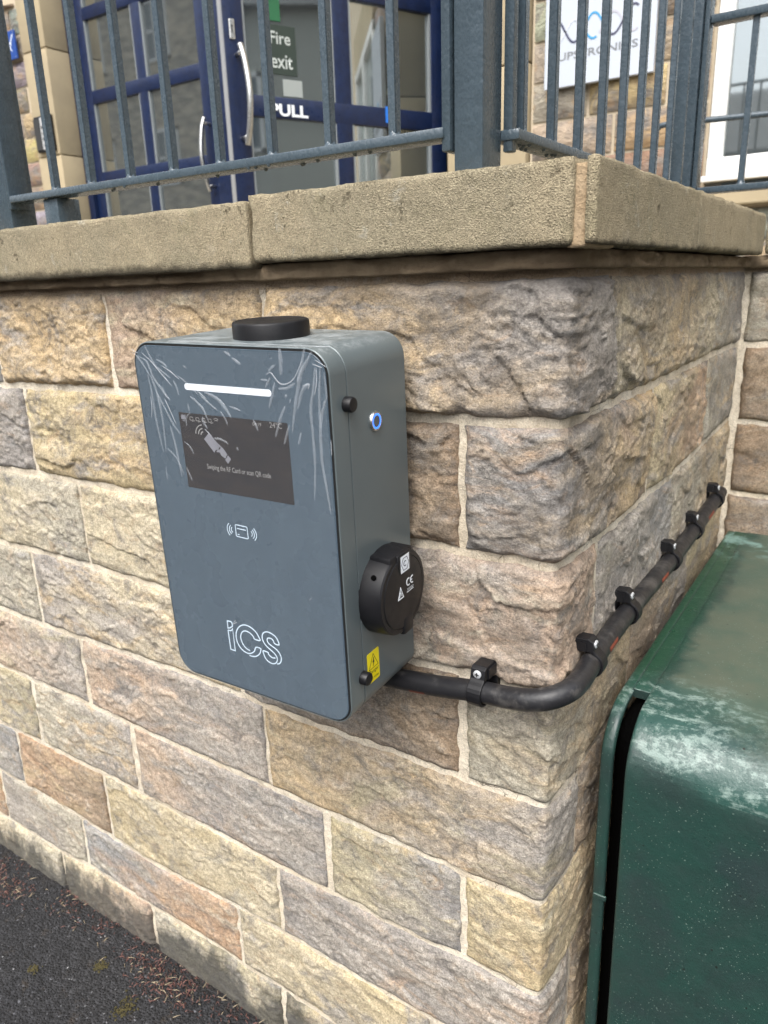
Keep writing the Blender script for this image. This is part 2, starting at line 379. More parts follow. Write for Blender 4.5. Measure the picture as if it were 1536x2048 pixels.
def cabinet_mat():
    n = NT('weathered_green_paint'); p = n.pos()
    x, y, z = n.sep(p)
    a = n.noise(p, 6, 5, .65, .5); g = n.noise(p, 240, 3, .7)
    c = n.mix(n.mr(a, .35, .65), (.015, .047, .038), (.020, .038, .035))
    c = n.mix(n.math('MULTIPLY', n.mr(n.noise(p, 11, 4, .6), .5, .7), .5), c, (.022, .033, .037))
    up = n.sep(n.n('ShaderNodeNewGeometry').outputs['True Normal'])[2]
    ed = n.noise(p, 14, 6, .7, .4)
    # grime film lying on the flat top, rubbed off along the left edge
    edn = n.math('SUBTRACT', ed, .5); tilt = n.math('MULTIPLY', n.math('SUBTRACT', x, .09), 1.0)
    top = n.math('MULTIPLY', n.mr(up, .55, .9), n.mr(n.math('ADD', x, n.math('MULTIPLY', edn, .10)), .075, .105))
    top = n.math('MULTIPLY', top, n.mr(n.math('ADD', n.math('ADD', y, n.math('MULTIPLY', edn, .16)), n.math('MULTIPLY', tilt, .55)), .18, .24))
    gr = n.mix(n.mr(n.noise(p, 9, 5, .65), .35, .65), (.078, .092, .064), (.050, .078, .056))
    c = n.mix(n.math('MULTIPLY', top, .88), c, gr)
    c = n.mix(n.math('MULTIPLY', n.mr(up, .9, .98), n.mr(n.math('ADD', x, n.math('MULTIPLY', ed, .06)), .125, .085)), c, (.012, .050, .028))
    # chalked pale wear, front and far edges; sky sheen painted on the curve
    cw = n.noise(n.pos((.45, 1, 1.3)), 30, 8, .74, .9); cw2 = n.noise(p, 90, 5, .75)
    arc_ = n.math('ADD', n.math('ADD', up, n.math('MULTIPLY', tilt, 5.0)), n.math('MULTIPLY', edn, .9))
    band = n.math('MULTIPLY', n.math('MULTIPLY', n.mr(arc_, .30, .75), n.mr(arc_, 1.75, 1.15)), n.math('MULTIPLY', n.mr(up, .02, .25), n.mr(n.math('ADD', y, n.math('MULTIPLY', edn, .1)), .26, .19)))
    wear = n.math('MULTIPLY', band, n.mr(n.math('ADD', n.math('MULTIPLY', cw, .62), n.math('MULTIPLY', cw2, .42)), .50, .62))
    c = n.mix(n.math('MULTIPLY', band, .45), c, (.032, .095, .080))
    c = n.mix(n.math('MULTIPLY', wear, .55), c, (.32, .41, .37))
    rear = n.math('MULTIPLY', n.mr(y, .74, .86), n.mr(n.noise(p, 16, 6, .7, .6), .46, .60))
    c = n.mix(n.math('MULTIPLY', rear, .7), c, (.20, .33, .30))
    # pale grit and paint chips
    sp = n.voro(p, 75, out='Distance'); spk = n.math('MULTIPLY', n.mr(sp, .10, .06), n.mr(n.noise(p, 13, 3), .38, .55))
    c = n.mix(n.math('MULTIPLY', spk, .6), c, (.16, .22, .19))
    sp2 = n.voro(n.pos((1, 1, 1)), 210, out='Distance'); c = n.mix(n.math('MULTIPLY', n.mr(sp2, .17, .10), n.mr(n.noise(p, 21, 4), .42, .55)), c, (.13, .18, .155))
    sp3 = n.voro(p, 34, out='Distance'); c = n.mix(n.mr(sp3, .060, .045), c, (.012, .016, .013))
    rg = n.mix(top, n.ramp(n.noise(p, 40, 4), [(.3, .26), (.7, .46)]), (.62, .62, .62))
    nb = n.bump(n.noise(p, 300, 4, .7), .0007, .7); nb = n.bump(n.noise(p, 28, 3), .003, .4, nb); nb = n.bump(sp, .0005, .5, nb)
    return n.fin(col=c, rough=rg, normal=nb, spec=.5)
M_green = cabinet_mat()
M_gap = (lambda n: n.fin(col=(.002, .002, .002), rough=1.0, spec=0.02))(NT('black_gap'))  # near-black that paints the dark of open seams and gaps
def asphalt_mat():
    n = NT('worn_asphalt'); p = n.pos()
    v = n.voro(p, 210, out='Color'); vs = n.sep(v)[0]; vd = n.voro(p, 210); a = n.noise(p, 3, 5, .6); f = n.noise(p, 26, 5, .7)
    c = n.mix(n.mr(a, .35, .65), (.019, .0195, .022), (.026, .026, .028))
    c = n.mix(1, c, n.ramp(vs, [(0, .5), (.6, 1.0), (.92, 1.4), (.985, 1.9), (1, 5.0)]), 'MULTIPLY')
    c = n.mix(n.math('MULTIPLY', n.mr(f, .56, .7), .4), c, (.055, .040, .026))
    x, y, z = n.sep(p)
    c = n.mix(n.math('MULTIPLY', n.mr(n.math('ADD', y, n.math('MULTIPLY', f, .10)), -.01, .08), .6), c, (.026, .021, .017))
    nb = n.bump(n.mr(vd, .0, .75, 1, 0), .0035, .9); nb = n.bump(n.noise(p, 60, 5, .7), .006, .5, nb)
    return n.fin(col=c, rough=.80, normal=nb, spec=.35)
M_asphalt = asphalt_mat()
def building_stone_mat():
    n = NT('building_stone'); p = n.pos(); a = n.n('ShaderNodeAttribute', attribute_type='OBJECT', attribute_name='col_a').outputs['Color']
    b = n.noise(p, 9, 6, .65, .8); c = n.mix(n.mr(b, .40, .65), a, (.20, .18, .16)); c = n.mix(n.math('MULTIPLY', n.mr(n.noise(p, 16, 4), .52, .66), .6), c, (.40, .28, .17))
    nb = n.bump(n.noise(n.pos((1, 1, 2)), 22, 6, .65), .02, .9)
    return n.fin(col=c, rough=.9, normal=nb, spec=.2)
M_bstone = building_stone_mat()
M_dressed = (lambda n: n.fin(col=n.mix(n.mr(n.noise(n.pos(), 4, 4), .35, .7), (.40, .33, .215), (.33, .275, .185)), rough=.9, normal=n.bump(n.noise(n.pos(), 200, 3), .001, .5), spec=.2))(NT('dressed_buff_stone'))
M_bmortar = (lambda n: n.fin(col=n.mix(n.noise(n.pos(), 12, 4), (.46, .38, .27), (.55, .47, .35)), rough=.95))(NT('building_mortar'))

# ------------------------------------------------------------------ ground
def ground():
    nx, ny = 120, 90
    xs = np.concatenate([[-60, -20, -6], np.linspace(-2.6, 1.6, nx), [6, 20, 60]]); ys = np.concatenate([[-60, -20, -6], np.linspace(-1.8, 1.05, ny), [5, 20, 60]])
    X, Y = np.meshgrid(xs, ys); Z = GZ+.004*fbm(X*2.2, Y*2.2, 3, 5)+.0015*fbm(X*30, Y*30, 2, 8)
    Z = np.where((abs(X) > 3) | (abs(Y) > 2), GZ-.004, Z)
    o = link('pavement', grid_mesh('pavement', np.stack([X, Y, Z], -1)), M_asphalt); tag(o, kind='structure'); return o
ground()

# ------------------------------------------------------------------ the retaining wall
ZL = {1: [(-1.047, 1.287), (-0.71, 1.296), (-0.178, 1.289), (-0.003, 1.296), (0.161, 1.298), (0.334, 1.293), (0.726, 1.303), (0.965, 1.3)], 2: [(-1.097, 1.133), (-0.859, 1.134), (-0.665, 1.136), (-0.18, 1.14), (-0.119, 1.14), (-0.003, 1.139), (0.227, 1.128), (0.34, 1.135), (0.481, 1.123), (0.534, 1.13), (0.975, 1.149)], 3: [(-1.147, 0.98), (-0.851, 0.983), (-0.656, 0.976), (-0.182, 0.971), (-0.066, 0.982), (0.225, 0.97), (0.447, 0.981), (0.703, 0.976)], 4: [(-1.198, 0.824), (-0.922, 0.822), (-0.652, 0.831), (-0.502, 0.829), (-0.393, 0.821), (-0.244, 0.824), (-0.14, 0.823), (0.001, 0.826), (0.088, 0.818), (0.095, 0.826)], 5: [(-1.244, 0.681), (-0.956, 0.682), (-0.793, 0.673), (-0.547, 0.671), (-0.357, 0.672), (-0.142, 0.674), (-0.111, 0.67), (0.002, 0.676), (0.104, 0.682), (0.165, 0.678)], 6: [(-1.296, 0.522), (-0.889, 0.528), (-0.538, 0.523), (-0.49, 0.518), (-0.319, 0.52), (-0.157, 0.52), (-0.111, 0.53), (-0.005, 0.525)], 7: [(-1.341, 0.384), (-1.031, 0.376), (-0.777, 0.358), (-0.563, 0.379), (-0.413, 0.383), (-0.32, 0.374), (-0.152, 0.376)], 8: [(-1.389, 0.236), (-1.126, 0.235), (-1.003, 0.257), (-0.82, 0.247), (-0.612, 0.252), (-0.547, 0.246), (-0.352, 0.24)]}
ZTOP = 1.4465; ZBOT = 0.118
def zline(i, t):
    if i == 0: return np.full_like(t, ZTOP)+.001*fbm(t*9, t*0, 2, 3)
    if i == 9: return np.full_like(t, ZBOT)
    pts = ZL[i]; tx = [p[0] for p in pts]; tz = [p[1] for p in pts]; m = sum(tz)/len(tz)
    z = np.interp(t, [tx[0]-.5]+tx+[tx[-1]+.5], [m]+[.6*q+.4*m for q in tz]+[m])
    return z+.0016*fbm(t*14, t*0+i*3.3, 2, 11)
RF = .009
def path(t, d, kind):
    """t,d arrays -> x,y. kind 'c' = front wall turning the corner, 'r' = return wall"""
    if kind == 'r': return t, 1.0-d
    th = np.clip((t+RF)/(2*RF), 0, 1)*np.pi/2; nx, ny = np.sin(th), -np.cos(th)
    k = 1/np.maximum(np.abs(nx), np.abs(ny)); k = 1+(k-1)*.8; d = d*k
    px = np.where(t < -RF, t, np.where(t > RF, 0, -RF+RF*np.sin(th))); py = np.where(t < -RF, 0, np.where(t > RF, t, RF-RF*np.cos(th)))
    return px+nx*d, py+ny*d
PAL = dict(tan=(.465, .345, .20), yel=(.475, .39, .235), cream=(.515, .445, .31), grey=(.255, .245, .235), lil=(.325, .30, .275), blue=(.27, .27, .27),
           org=(.41, .265, .165), pink=(.435, .325, .24), brn=(.27, .195, .13), dk=(.15, .137, .125), olv=(.36, .32, .215), pgr=(.40, .37, .295))
def facets(x, y, sx, sy, seed, tilt=1.0):
    """randomly tilted flat facets (nearest jittered cell), about -1..1"""
    gx, gy = x/sx, y/sy; ix, iy = np.floor(gx), np.floor(gy); best = np.full(x.shape, 1e9); out_ = np.zeros(x.shape)
    for a in (-1, 0, 1):
        for b in (-1, 0, 1):
            cx, cy = ix+a, iy+b; h1 = _h(cx, cy, seed)/(2*np.pi); h2 = _h(cx, cy, seed+101)/(2*np.pi); h3 = _h(cx, cy, seed+202)
            h4 = _h(cx, cy, seed+303)/(2*np.pi)
            dx, dy = gx-(cx+h1), gy-(cy+h2); dd = dx*dx+dy*dy; pl = (np.cos(h3)*dx+np.sin(h3)*dy)*tilt+(h4-.5)*1.2
            m_ = dd < best; out_ = np.where(m_, pl, out_); best = np.minimum(best, dd)
    return out_
def make_stone(parent, seed, t0, t1, i_top, i_bot, kind, cols, D=.014, rough=1.0, res=.0038, name='stone', dip=0.0):
    rg = np.random.RandomState(seed)
    tm = np.array([(t0+t1)/2]); H = float(zline(i_top, tm)[0]-zline(i_bot, tm)[0])
    nu = max(8, int((t1-t0)/res)); nv = max(8, int(H/res))
    u = np.linspace(0, 1, nu); v = np.linspace(0, 1, nv)
    if t0 < 0 < t1 and kind == 'c': u = np.unique(np.concatenate([u, (np.linspace(-RF*1.6, RF*1.6, 17)-t0)/(t1-t0)])); nu = len(u)
    uu, vv = np.meshgrid(u, v)
    gp = .0058
    # ragged edges
    zt0 = t0+(t1-t0)*uu; hh0 = vv*H
    wl = .0035*fbm(hh0*28+seed, hh0*0+1.7, 3, seed)+.003*rg.uniform(-1, 1); wr = .0035*fbm(hh0*28-seed, hh0*0+5.1, 3, seed+1)+.003*rg.uniform(-1, 1)
    T = (t0+gp+wl)*(1-uu)+(t1-gp+wr)*uu
    zb = zline(i_bot, T)+gp+.0026*fbm(T*33, T*0+.3, 3, seed+2); zt = zline(i_top, T)-gp+.0026*fbm(T*33, T*0+9.2, 3, seed+3)
    Z = zb*(1-vv)+zt*vv
    tl = T[:, :1]; tr = T[:, -1:]
    et = np.minimum(T-tl, tr-T); eh = np.minimum(Z-zb, zt-Z)
    e = -np.log(np.exp(-et/.006)+np.exp(-eh/.006)+1e-12)*.006; e = np.maximum(e, 0)
    ew = .011*(1+.9*fbm(T*16, Z*16, 2, seed+4)); ew = np.clip(ew, .0035, .028)
    pr = 1-(1-np.clip(e/ew, 0, 1))**2
    # broken facets
    wx = T+.012*fbm(T*22, Z*22, 3, seed+6); wz = Z+.012*fbm(T*22, Z*22, 3, seed+7)
    K = int(5+(t1-t0)*26); fac = np.full_like(T, 9.0)
    for k in range(K):
        a = rg.uniform(0, .8); st, sz = rg.uniform(t0, t1), rg.uniform(zb.mean(), zt.mean()); gx, gz = rg.normal(0, 7), rg.normal(0, 11)
        fac = np.minimum(fac, .6+a*.6+gx*(wx-st)+gz*(wz-sz)*.7)
    fac = np.clip(fac, -.35, 1.25)
    # stepped ledges from bedding planes, running along the stone
    nl = fbm(wx*7, wz*17, 4, seed+8)*2.2+.5*(wz*9)
    q = np.floor(nl)+sstep(nl-np.floor(nl), .72, 1.0); led = (q-nl)*-1.0
    nl2 = fbm(wx*19, wz*34, 3, seed+9)*2.0; q2 = np.floor(nl2)+sstep(nl2-np.floor(nl2), .6, 1.0); led2 = nl2-q2
    low = fbm(T*6, Z*9, 3, seed+10)
    mid = fbm(T*34, Z*48, 4, seed+12, .6); ridg = 1-np.abs(fbm(wx*16, wz*30, 3, seed+13))*2
    msk = sstep(fbm(T*7+3, Z*11, 2, seed+20), -.25, .35); msk2 = sstep(fbm(T*11+9, Z*13, 2, seed+21), -.1, .4)
    fr = fbm(wx*30+wz*26, wz*52-wx*10, 4, seed+15, .62)
    if kind == 'c' and t0 > .02: rough = rough*.95; D = D*.8
    D = D*(.74 if i_top < 3 else .52)
    f1 = facets(wx*.5+T*.5, wz*.5+Z*.5+.25*wx, .085, .040, seed+30); f2 = facets(wx*.5+T*.5, wz*.5+Z*.5-.2*wx, .030, .016, seed+40); f3 = facets(T+.004*mid, Z+.3*T+.003*mid, .0095, .0055, seed+50)
    big_ = sstep(fbm(T*6+40, Z*9, 2, seed+22), -.35, .35)
    d = .0066+.0007*fbm(T*40, Z*40, 2, seed+5)+pr*D*(.6+.36*fac+.28*low)+pr*rough*(.0042*led*msk+.0040*f1*(.45+.55*big_)+.0013*f2*(.25+.75*msk2)+.0004*f3+.0006*fr)
    d = d+pr*rough*.0005*fbm(T*170, Z*210, 2, seed+14)
    if kind == 'c' and t0 < 0 < t1: # chipped arris
        ch_ = np.exp(-(T/.014)**2)*np.clip(fbm(Z*26+T*30, T*35, 3, seed+60)*1.2+.15, 0, 1); d = np.maximum(d-.0060*ch_*pr-.0014*np.exp(-(T/.006)**2), .0068)
    if kind == 'c': sd_ = sstep(T, .01, .06); d = np.maximum(d+.0030*sd_, .0066+.0034*sd_+.0012*pr)
    d = d+dip*pr*(1-vv)
    rel = np.clip((d-.0035)/(D*1.25), 0, 1)
    # outer ring drops into the joint
    def pad(A): return np.pad(A, 1, mode='edge')
    Tp, Zp, dp = pad(T), pad(Z), pad(d); dp[0, :] = dp[-1, :] = dp[:, 0] = dp[:, -1] = -.012
    x, y = path(Tp, dp, kind); P = np.stack([x, y, Zp], -1)
    c = P[1:-1, 1:-1].reshape(-1, 3).mean(0); P = P-c
    me = grid_mesh(name, P, {'along': np.pad(uu, 1, mode='edge'), 'relief': pad(rel)})
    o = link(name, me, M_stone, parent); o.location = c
    a, b, cc = (PAL[k] for k in cols)
    j = rg.uniform(.92, 1.08)
    o['col_a'] = [q*j for q in a]; o['col_b'] = [q*j for q in b]; o['col_c'] = [q*j for q in cc]
    return o
wall = thing('retaining_wall', 'split sandstone wall with pale mortar, turning the corner behind the charging unit', 'wall', (0, 0, GZ))
def P_(o, p=None):
    """parent keeping world position"""
    p = p or wall; o.parent = p; o.matrix_parent_inverse = p.matrix_world.inverted() if False else Matrix.Translation(-Vector(p.location)); return o
COURSES = [
 # t bounds..., then (cols, D, rough)
 ([-2.02, -1.72, -1.38, -1.02, -.709, -.392, .118, .432, .715, .985], [None, None, None, ('tan', 'tan', 'lil', .016, 1.1), ('pink', 'tan', 'cream', .014, .9), ('tan', 'lil', 'grey', .030, 1.3), ('cream', 'tan', 'grey', .022, 1.1), ('tan', 'cream', 'grey', .02, 1.0), ('pgr', 'grey', 'tan', .018, 1)]),
 ([-2.02, -1.62, -1.30, -.964, -.46, -.110, .338, .705, .985], [None, None, ('grey', 'lil', 'grey', .016, 1.1), ('yel', 'tan', 'lil', .016, 1.1), ('tan', 'brn', 'dk', .017, 1.2), ('grey', 'tan', 'pink', .020, 1.1), ('yel', 'org', 'grey', .014, 1), ('pgr', 'grey', 'tan', .014, 1)]),
 ([-2.02, -1.80, -1.46, -1.17, -.846, -.42, .124, .497, .985], [None, None, None, ('cream', 'pgr', 'grey', .013, .8), ('cream', 'pgr', 'tan', .012, .8), ('lil', 'pink', 'pgr', .022, 1.2), ('lil', 'blue', 'pgr', .016, 1), ('pgr', 'tan', 'grey', .014, 1)]),
 ([-2.02, -1.66, -1.36, -1.034, -.50, -.109, .30, .66, .985], [None, None, ('pgr', 'pgr', 'blue', .012, .9), ('lil', 'cream', 'tan', .013, 1), ('grey', 'brn', 'dk', .012, .9), ('pgr', 'tan', 'olv', .013, .9), ('brn', 'grey', 'tan', .014, 1), None]),
 ([-2.02, -1.60, -1.25, -.918, -.456, .094, .42, .985], [None, None, ('pink', 'lil', 'olv', .011, .9), ('pink', 'lil', 'grey', .012, 1), ('tan', 'lil', 'olv', .011, .8), ('brn', 'tan', 'grey', .014, 1), None]),
 ([-2.02, -1.78, -1.42, -1.117, -.800, -.345, -.108, .28, .62, .985], [None, None, ('yel', 'olv', 'grey', .010, .8), ('pgr', 'lil', 'tan', .011, .9), ('pink', 'lil', 'blue', .011, .9), ('olv', 'grey', 'yel', .012, .9), ('yel', 'tan', 'olv', .011, .8), ('brn', 'grey', 'tan', .014, 1), None]),
 ([-2.02, -1.88, -1.54, -1.224, -.917, -.456, .095, .41, .985], [None, None, ('pgr', 'blue', 'grey', .010, .8), ('org', 'brn', 'tan', .011, .8), ('yel', 'cream', 'pgr', .010, .8), ('lil', 'lil', 'pink', .012, .9), ('brn', 'grey', 'tan', .014, 1), None]),
 ([-2.02, -1.64, -1.334, -1.020, -.566, -.16, .27, .985], [None, ('org', 'org', 'tan', .010, .8), ('lil', 'pgr', 'lil', .009, .8), ('blue', 'org', 'pgr', .011, .9), ('cream', 'yel', 'grey', .011, .9), ('yel', 'tan', 'olv', .012, .9), None]),
 ([-2.02, -1.75, -1.44, -1.128, -.822, -.47, -.12, .20, .985], [None, None, ('cream', 'pgr', 'olv', .013, .8), ('cream', 'pink', 'pgr', .013, .8), ('pgr', 'olv', 'grey', .014, .9), ('olv', 'tan', 'grey', .013, .9), None, None])]
keys = list(PAL)
for ci, (bs, specs) in enumerate(COURSES):
    for k in range(len(bs)-1):
        sp = specs[k] if k < len(specs) and specs[k] else (rnd.choice(['tan', 'pgr', 'lil', 'yel', 'cream']), rnd.choice(['grey', 'tan', 'pgr', 'lil']), rnd.choice(['grey', 'olv', 'cream', 'pink']), .013, 1.0)
        far = bs[k+1] < -1.35 or bs[k] > .6
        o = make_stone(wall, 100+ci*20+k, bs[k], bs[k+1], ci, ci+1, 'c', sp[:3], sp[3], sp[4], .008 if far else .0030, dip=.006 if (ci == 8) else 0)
        P_(o)
def mortar_sheet(name, t0, t1, z0, z1, kind, parent, base=.0046, res=.006):
    t = np.unique(np.concatenate([np.arange(t0, t1, res), [t1], np.linspace(-RF, RF, 7) if t0 < 0 < t1 and kind == 'c' else [t1]])); z = np.arange(z0, z1+res, res)
    T, Z = np.meshgrid(t, z); d = base+.0016*fbm(T*38, Z*38, 3, 77)+.0012*fbm(T*9, Z*9, 2, 78)+(.0035*sstep(T, .01, .06) if kind == 'c' else 0)
    x, y = path(T, d, kind); P = np.stack([x, y, Z], -1)
    P = P - np.array([0, 0, GZ]) if parent is wall else P-np.array(parent.location)
    return link(name, grid_mesh(name, P), M_mortar, parent)
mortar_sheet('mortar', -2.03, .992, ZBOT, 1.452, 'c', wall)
# bed mortar under the coping: a thin set-forward course with cracks
def bed(t0, t1, kind, parent, seed):
    t = np.arange(t0, t1, .004); s = np.linspace(0, 1, 9); T, S = np.meshgrid(t, s)
    prof = .020+.010*np.sin(S*np.pi)*0+.004*fbm(T*20, S*2, 3, seed); crack = np.zeros_like(T)
    for c in np.random.RandomState(seed).uniform(t0, t1, int((t1-t0)*3)+1): crack = np.maximum(crack, np.exp(-((T-c-.006*np.sin(S*5+c*40))/.0018)**2))
    Z = 1.4475+S*.0235+.0012*fbm(T*25, S, 2, seed+4); d = prof-.007*crack-.012*(S < .01); d[-1] = -.01; d[0] = -.01
    x, y = path(T, d, kind); return np.stack([x, y, Z], -1)
for nm, a, b, kind in (('bed_mortar', -2.03, .99, 'c'),):
    Pm = bed(a, b, kind, wall, 55)-np.array([0, 0, GZ])
    n = NT('brown_bed_mortar'); p = n.pos(); cc = n.mix(n.mr(n.noise(p, 12, 5, .65), .35, .65), (.15, .11, .07), (.25, .19, .125))
    M_bed = n.fin(col=cc, rough=.95, normal=n.bump(n.noise(p, 70, 7, .75), .006, .9), spec=.15)
    link(nm, grid_mesh(nm, Pm), M_bed, wall)

def cope(name, c0, c1, parent, seed, res=.006, r0=.006, chip=1.0, mat=None):
    """rounded, gritty block between corners c0 and c1 (six displaced faces, one mesh)"""
    c0, c1 = np.array(c0, float), np.array(c1, float); ctr = (c0+c1)/2; hf = (c1-c0)/2
    V, F = [], []
    off = 0; b = bmesh.new()
    for ax in range(3):
        a1, a2 = (ax+1) % 3, (ax+2) % 3
        n1, n2 = max(3, int(2*hf[a1]/res)), max(3, int(2*hf[a2]/res))
        g1, g2 = np.meshgrid(np.linspace(-hf[a1], hf[a1], n1), np.linspace(-hf[a2], hf[a2], n2))
        for sg in (-1, 1):
            Q = np.zeros(g1.shape+(3,)); Q[..., ax] = sg*hf[ax]; Q[..., a1] = g1; Q[..., a2] = g2
            W = Q+ctr
            rr = r0*(1+1.1*chip*np.clip(fbm(W[..., 0]*22+W[..., 2]*13, W[..., 1]*22+W[..., 2]*17, 3, seed), -.6, 1.6))
            inn = np.clip(Q, -(hf-rr[..., None]), hf-rr[..., None]); dl = Q-inn; L = np.linalg.norm(dl, axis=-1, keepdims=True)
            Q = np.where(L > 1e-9, inn+dl/np.maximum(L, 1e-9)*rr[..., None], Q)
            nrm = dl/np.maximum(L, 1e-9)
            ns = (.0005*fbm(W[..., 0]*95+W[..., 2]*61, W[..., 1]*95+W[..., 2]*77, 2, seed+1)+.0006*fbm(W[..., 0]*17+W[..., 2]*11, W[..., 1]*17-W[..., 2]*13, 3, seed+2))*chip
            Q = Q+nrm*ns[..., None]
            nn = Q.shape[0]*Q.shape[1]; V.append(Q.reshape(-1, 3)); i = off+np.arange(Q.shape[0]-1)[:, None]*Q.shape[1]+np.arange(Q.shape[1]-1)[None]
            q = np.stack([i, i+1, i+Q.shape[1]+1, i+Q.shape[1]], -1).reshape(-1, 4); F.append(q if sg > 0 else q[:, ::-1]); off += nn
    V = np.concatenate(V); F = np.concatenate(F); me = bpy.data.meshes.new(name); me.from_pydata(V.tolist(), [], F.tolist())
    bm = bmesh.new(); bm.from_mesh(me); bmesh.ops.remove_doubles(bm, verts=bm.verts, dist=2e-5); bm.to_mesh(me); bm.free()
    me.polygons.foreach_set('use_smooth', [True]*len(me.polygons))
    o = link(name, me, mat or M_coping, parent); o.location = Vector(ctr)-Vector(parent.location); return o
M_buff = (lambda n: n.fin(col=n.mix(n.mr(n.noise(n.pos(), 30, 4), .35, .65), (.30, .215, .125), (.40, .30, .19)), rough=.95, normal=n.bump(n.noise(n.pos(), 150, 5, .7), .004, .9)))(NT('crumbling_joint_mortar'))
CZ0, CZ1 = 1.4695, 1.5435
cope('coping_stone', (-1.13, -.040, CZ0-.006), (-.378, .26, CZ1-.003), wall, 301, .005, r0=.0032, chip=1.7)
cope('coping_stone', (-.371, -.042, CZ0), (.0215, .26, CZ1+.001), wall, 302, .005, r0=.0032, chip=1.8)
cope('coping_stone', (-1.90, -.040, CZ0-.008), (-1.137, .26, CZ1-.005), wall, 303, .012)
cope('coping_stone', (-.26, .262+.0, CZ0+.001), (.040, .3725, CZ1+.001), wall, 304)       # inner run of the side coping
cope('coping_stone', (.0325, -.039, CZ0+.001), (.0435, .3720, CZ1+.001), wall, 305, .003, r0=.0025, chip=1.2)
cope('coping_stone', (-.26, .3800, CZ0+.002), (.0425, .962, CZ1+.003), wall, 306, .006, r0=.004)
cope('joint_mortar', (-.2, .370, CZ0+.002), (.0365, .381, CZ1-.005), wall, 309, .004, r0=.002, mat=M_bed)
cope('joint_mortar', (.016, -.0355, CZ0-.002), (.0340, .05, CZ1-.004), wall, 307, .003, r0=.003, chip=1.2, mat=M_buff)
cope('joint_mortar', (-.382, -.026, CZ0), (-.366, .2, CZ1-.012), wall, 308, .004, r0=.003, mat=M_buff)

# core so that the wall is solid, and the terrace it holds up
m = MB(); m.box(-2.03, -.012, .012, .30, ZBOT-.1-GZ, 1.44-GZ); m.build('wall_core', M_mortar, wall)
m = MB(); m.box(-.30, -.012, .302, .99, ZBOT-.1-GZ, 1.44-GZ); m.build('wall_core', M_mortar, wall)
M_flag = (lambda n: n.fin(col=n.mix(n.noise(n.pos(), 5, 5), (.20, .18, .145), (.27, .24, .19)), rough=.9, normal=n.bump(n.noise(n.pos(), 40, 5), .004, .5)))(NT('terrace_paving'))
m = MB(); m.box(-9, -.305, .305, 2.60, 1.20, 1.40); m.box(-.304, 3.4, 1.16, 2.60, 1.20, 1.40); tag(m.build('terrace_floor', M_flag), kind='structure')

# ------------------------------------------------------------------ return wall behind the cabinet
rw = thing('return_wall', 'short sandstone wall facing the viewer behind the green cabinet', 'wall', (.6, 1.0, GZ))
for ci in range(9):
    bs = [.018]; r2 = random.Random(40+ci)
    while bs[-1] < 1.5: bs.append(bs[-1]+r2.uniform(.26, .42))
    for k in range(len(bs)-1):
        if ci > 4 and bs[k] > .3: pass
        o = make_stone(rw, 700+ci*20+k, bs[k], bs[k+1], ci, ci+1, 'r', (r2.choice(['brn', 'pgr', 'brn', 'tan']) if k == 0 else r2.choice(['tan', 'brn', 'pgr']), r2.choice(['brn', 'grey', 'pgr']), r2.choice(['grey', 'brn', 'dk']), .013, 1.1) [:3], .014, 1.1, .007)
        P_(o, rw)
mortar_sheet('mortar', .004, 1.7, ZBOT, 1.452, 'r', rw, res=.008)
m = MB(); m.box(.02-.6, 1.7-.6, .012, .16, ZBOT-.1-GZ, 1.44-GZ); m.build('wall_core', M_mortar, rw)
cope('bed_mortar', (.0, .978, 1.4475), (1.7, 1.05, 1.471), rw, 311, .01, r0=.003, mat=M_bed)
cope('coping_stone', (.0435, .968, CZ0+.003), (.62, 1.25, CZ1+.004), rw, 312, .008)
cope('coping_stone', (.626, .968, CZ0+.003), (1.7, 1.25, CZ1+.004), rw, 313, .012)

# ------------------------------------------------------------------ railings
def bar(parent, x, y, z0, z1, s=.012, name='bar'):
    b = MB(); h = s/2
    b.box(x-h, x+h, y-h, y+h, z0, z1, .0012, 1)
    # weld fillet at the foot
    b.lathe([(s*.85, -.001), (s*.66, .003), (s*.5, .007)], (x, y, z0), (0, 0, 1), 8)
    loc = parent.location; return b.build(name, M_rail, parent, M=Matrix.Translation((0, 0, 0)), autos=40)
def rail_thing(label, loc): return thing('metal_railing', label, 'railing', loc)
RZ = 1.606
fr = rail_thing('slate blue barred railing along the front coping above the charging unit', (0, 0, 0))
b = MB(); b.box(-1.072, -.186, .092, .128, RZ-.006, RZ+.006, .0022, 2)
r3 = random.Random(3)
for k in range(16): # runs and drips of paint under the bar
    x = r3.uniform(-1.0, -.19); b.lathe([(.003, 0), (.0028, -.0015), (.0012, -.0035)], (x, r3.uniform(.092, .126), RZ-.0055), (0, 0, 1), 6)
b.build('bottom_rail', M_rail, fr, autos=40)
for k in range(8): bar(fr, -.2605-.0985*k, .106, RZ+.005, 2.60)
b = MB(); b.box(-1.072, -.186, .092, .128, 2.60, 2.612, .002, 2); b.build('top_rail', M_rail, fr, autos=40)
b = MB(); b.box(-.176, -.139, .1, .150, CZ1-.01, 2.63, .0025, 2); b.build('post', M_rail, fr, autos=40)
b = MB(); b.box(-.1905, -.1785, .096, .132, RZ-.02, 2.60, .0025, 2); b.build('end_bar', M_rail, fr, autos=40)
b = MB(); b.box(-1.083, -1.073, .094, .134, RZ-.016, 2.60, .002, 2); b.build('end_bar', M_rail, fr, autos=40)
b = MB(); b.box(-1.137, -1.086, .10, .150, CZ1-.02, 2.63, .0025, 2); b.build('post', M_rail, fr, autos=40)
b = MB(); b.box(-.985, -.945, .10, .145, CZ1-.02, RZ-.0062, .0025, 2); b.build('foot', M_rail, fr, autos=40)
for k in range(8): bar(fr, -1.22-.0985*k, .106, RZ+.005, 2.60)
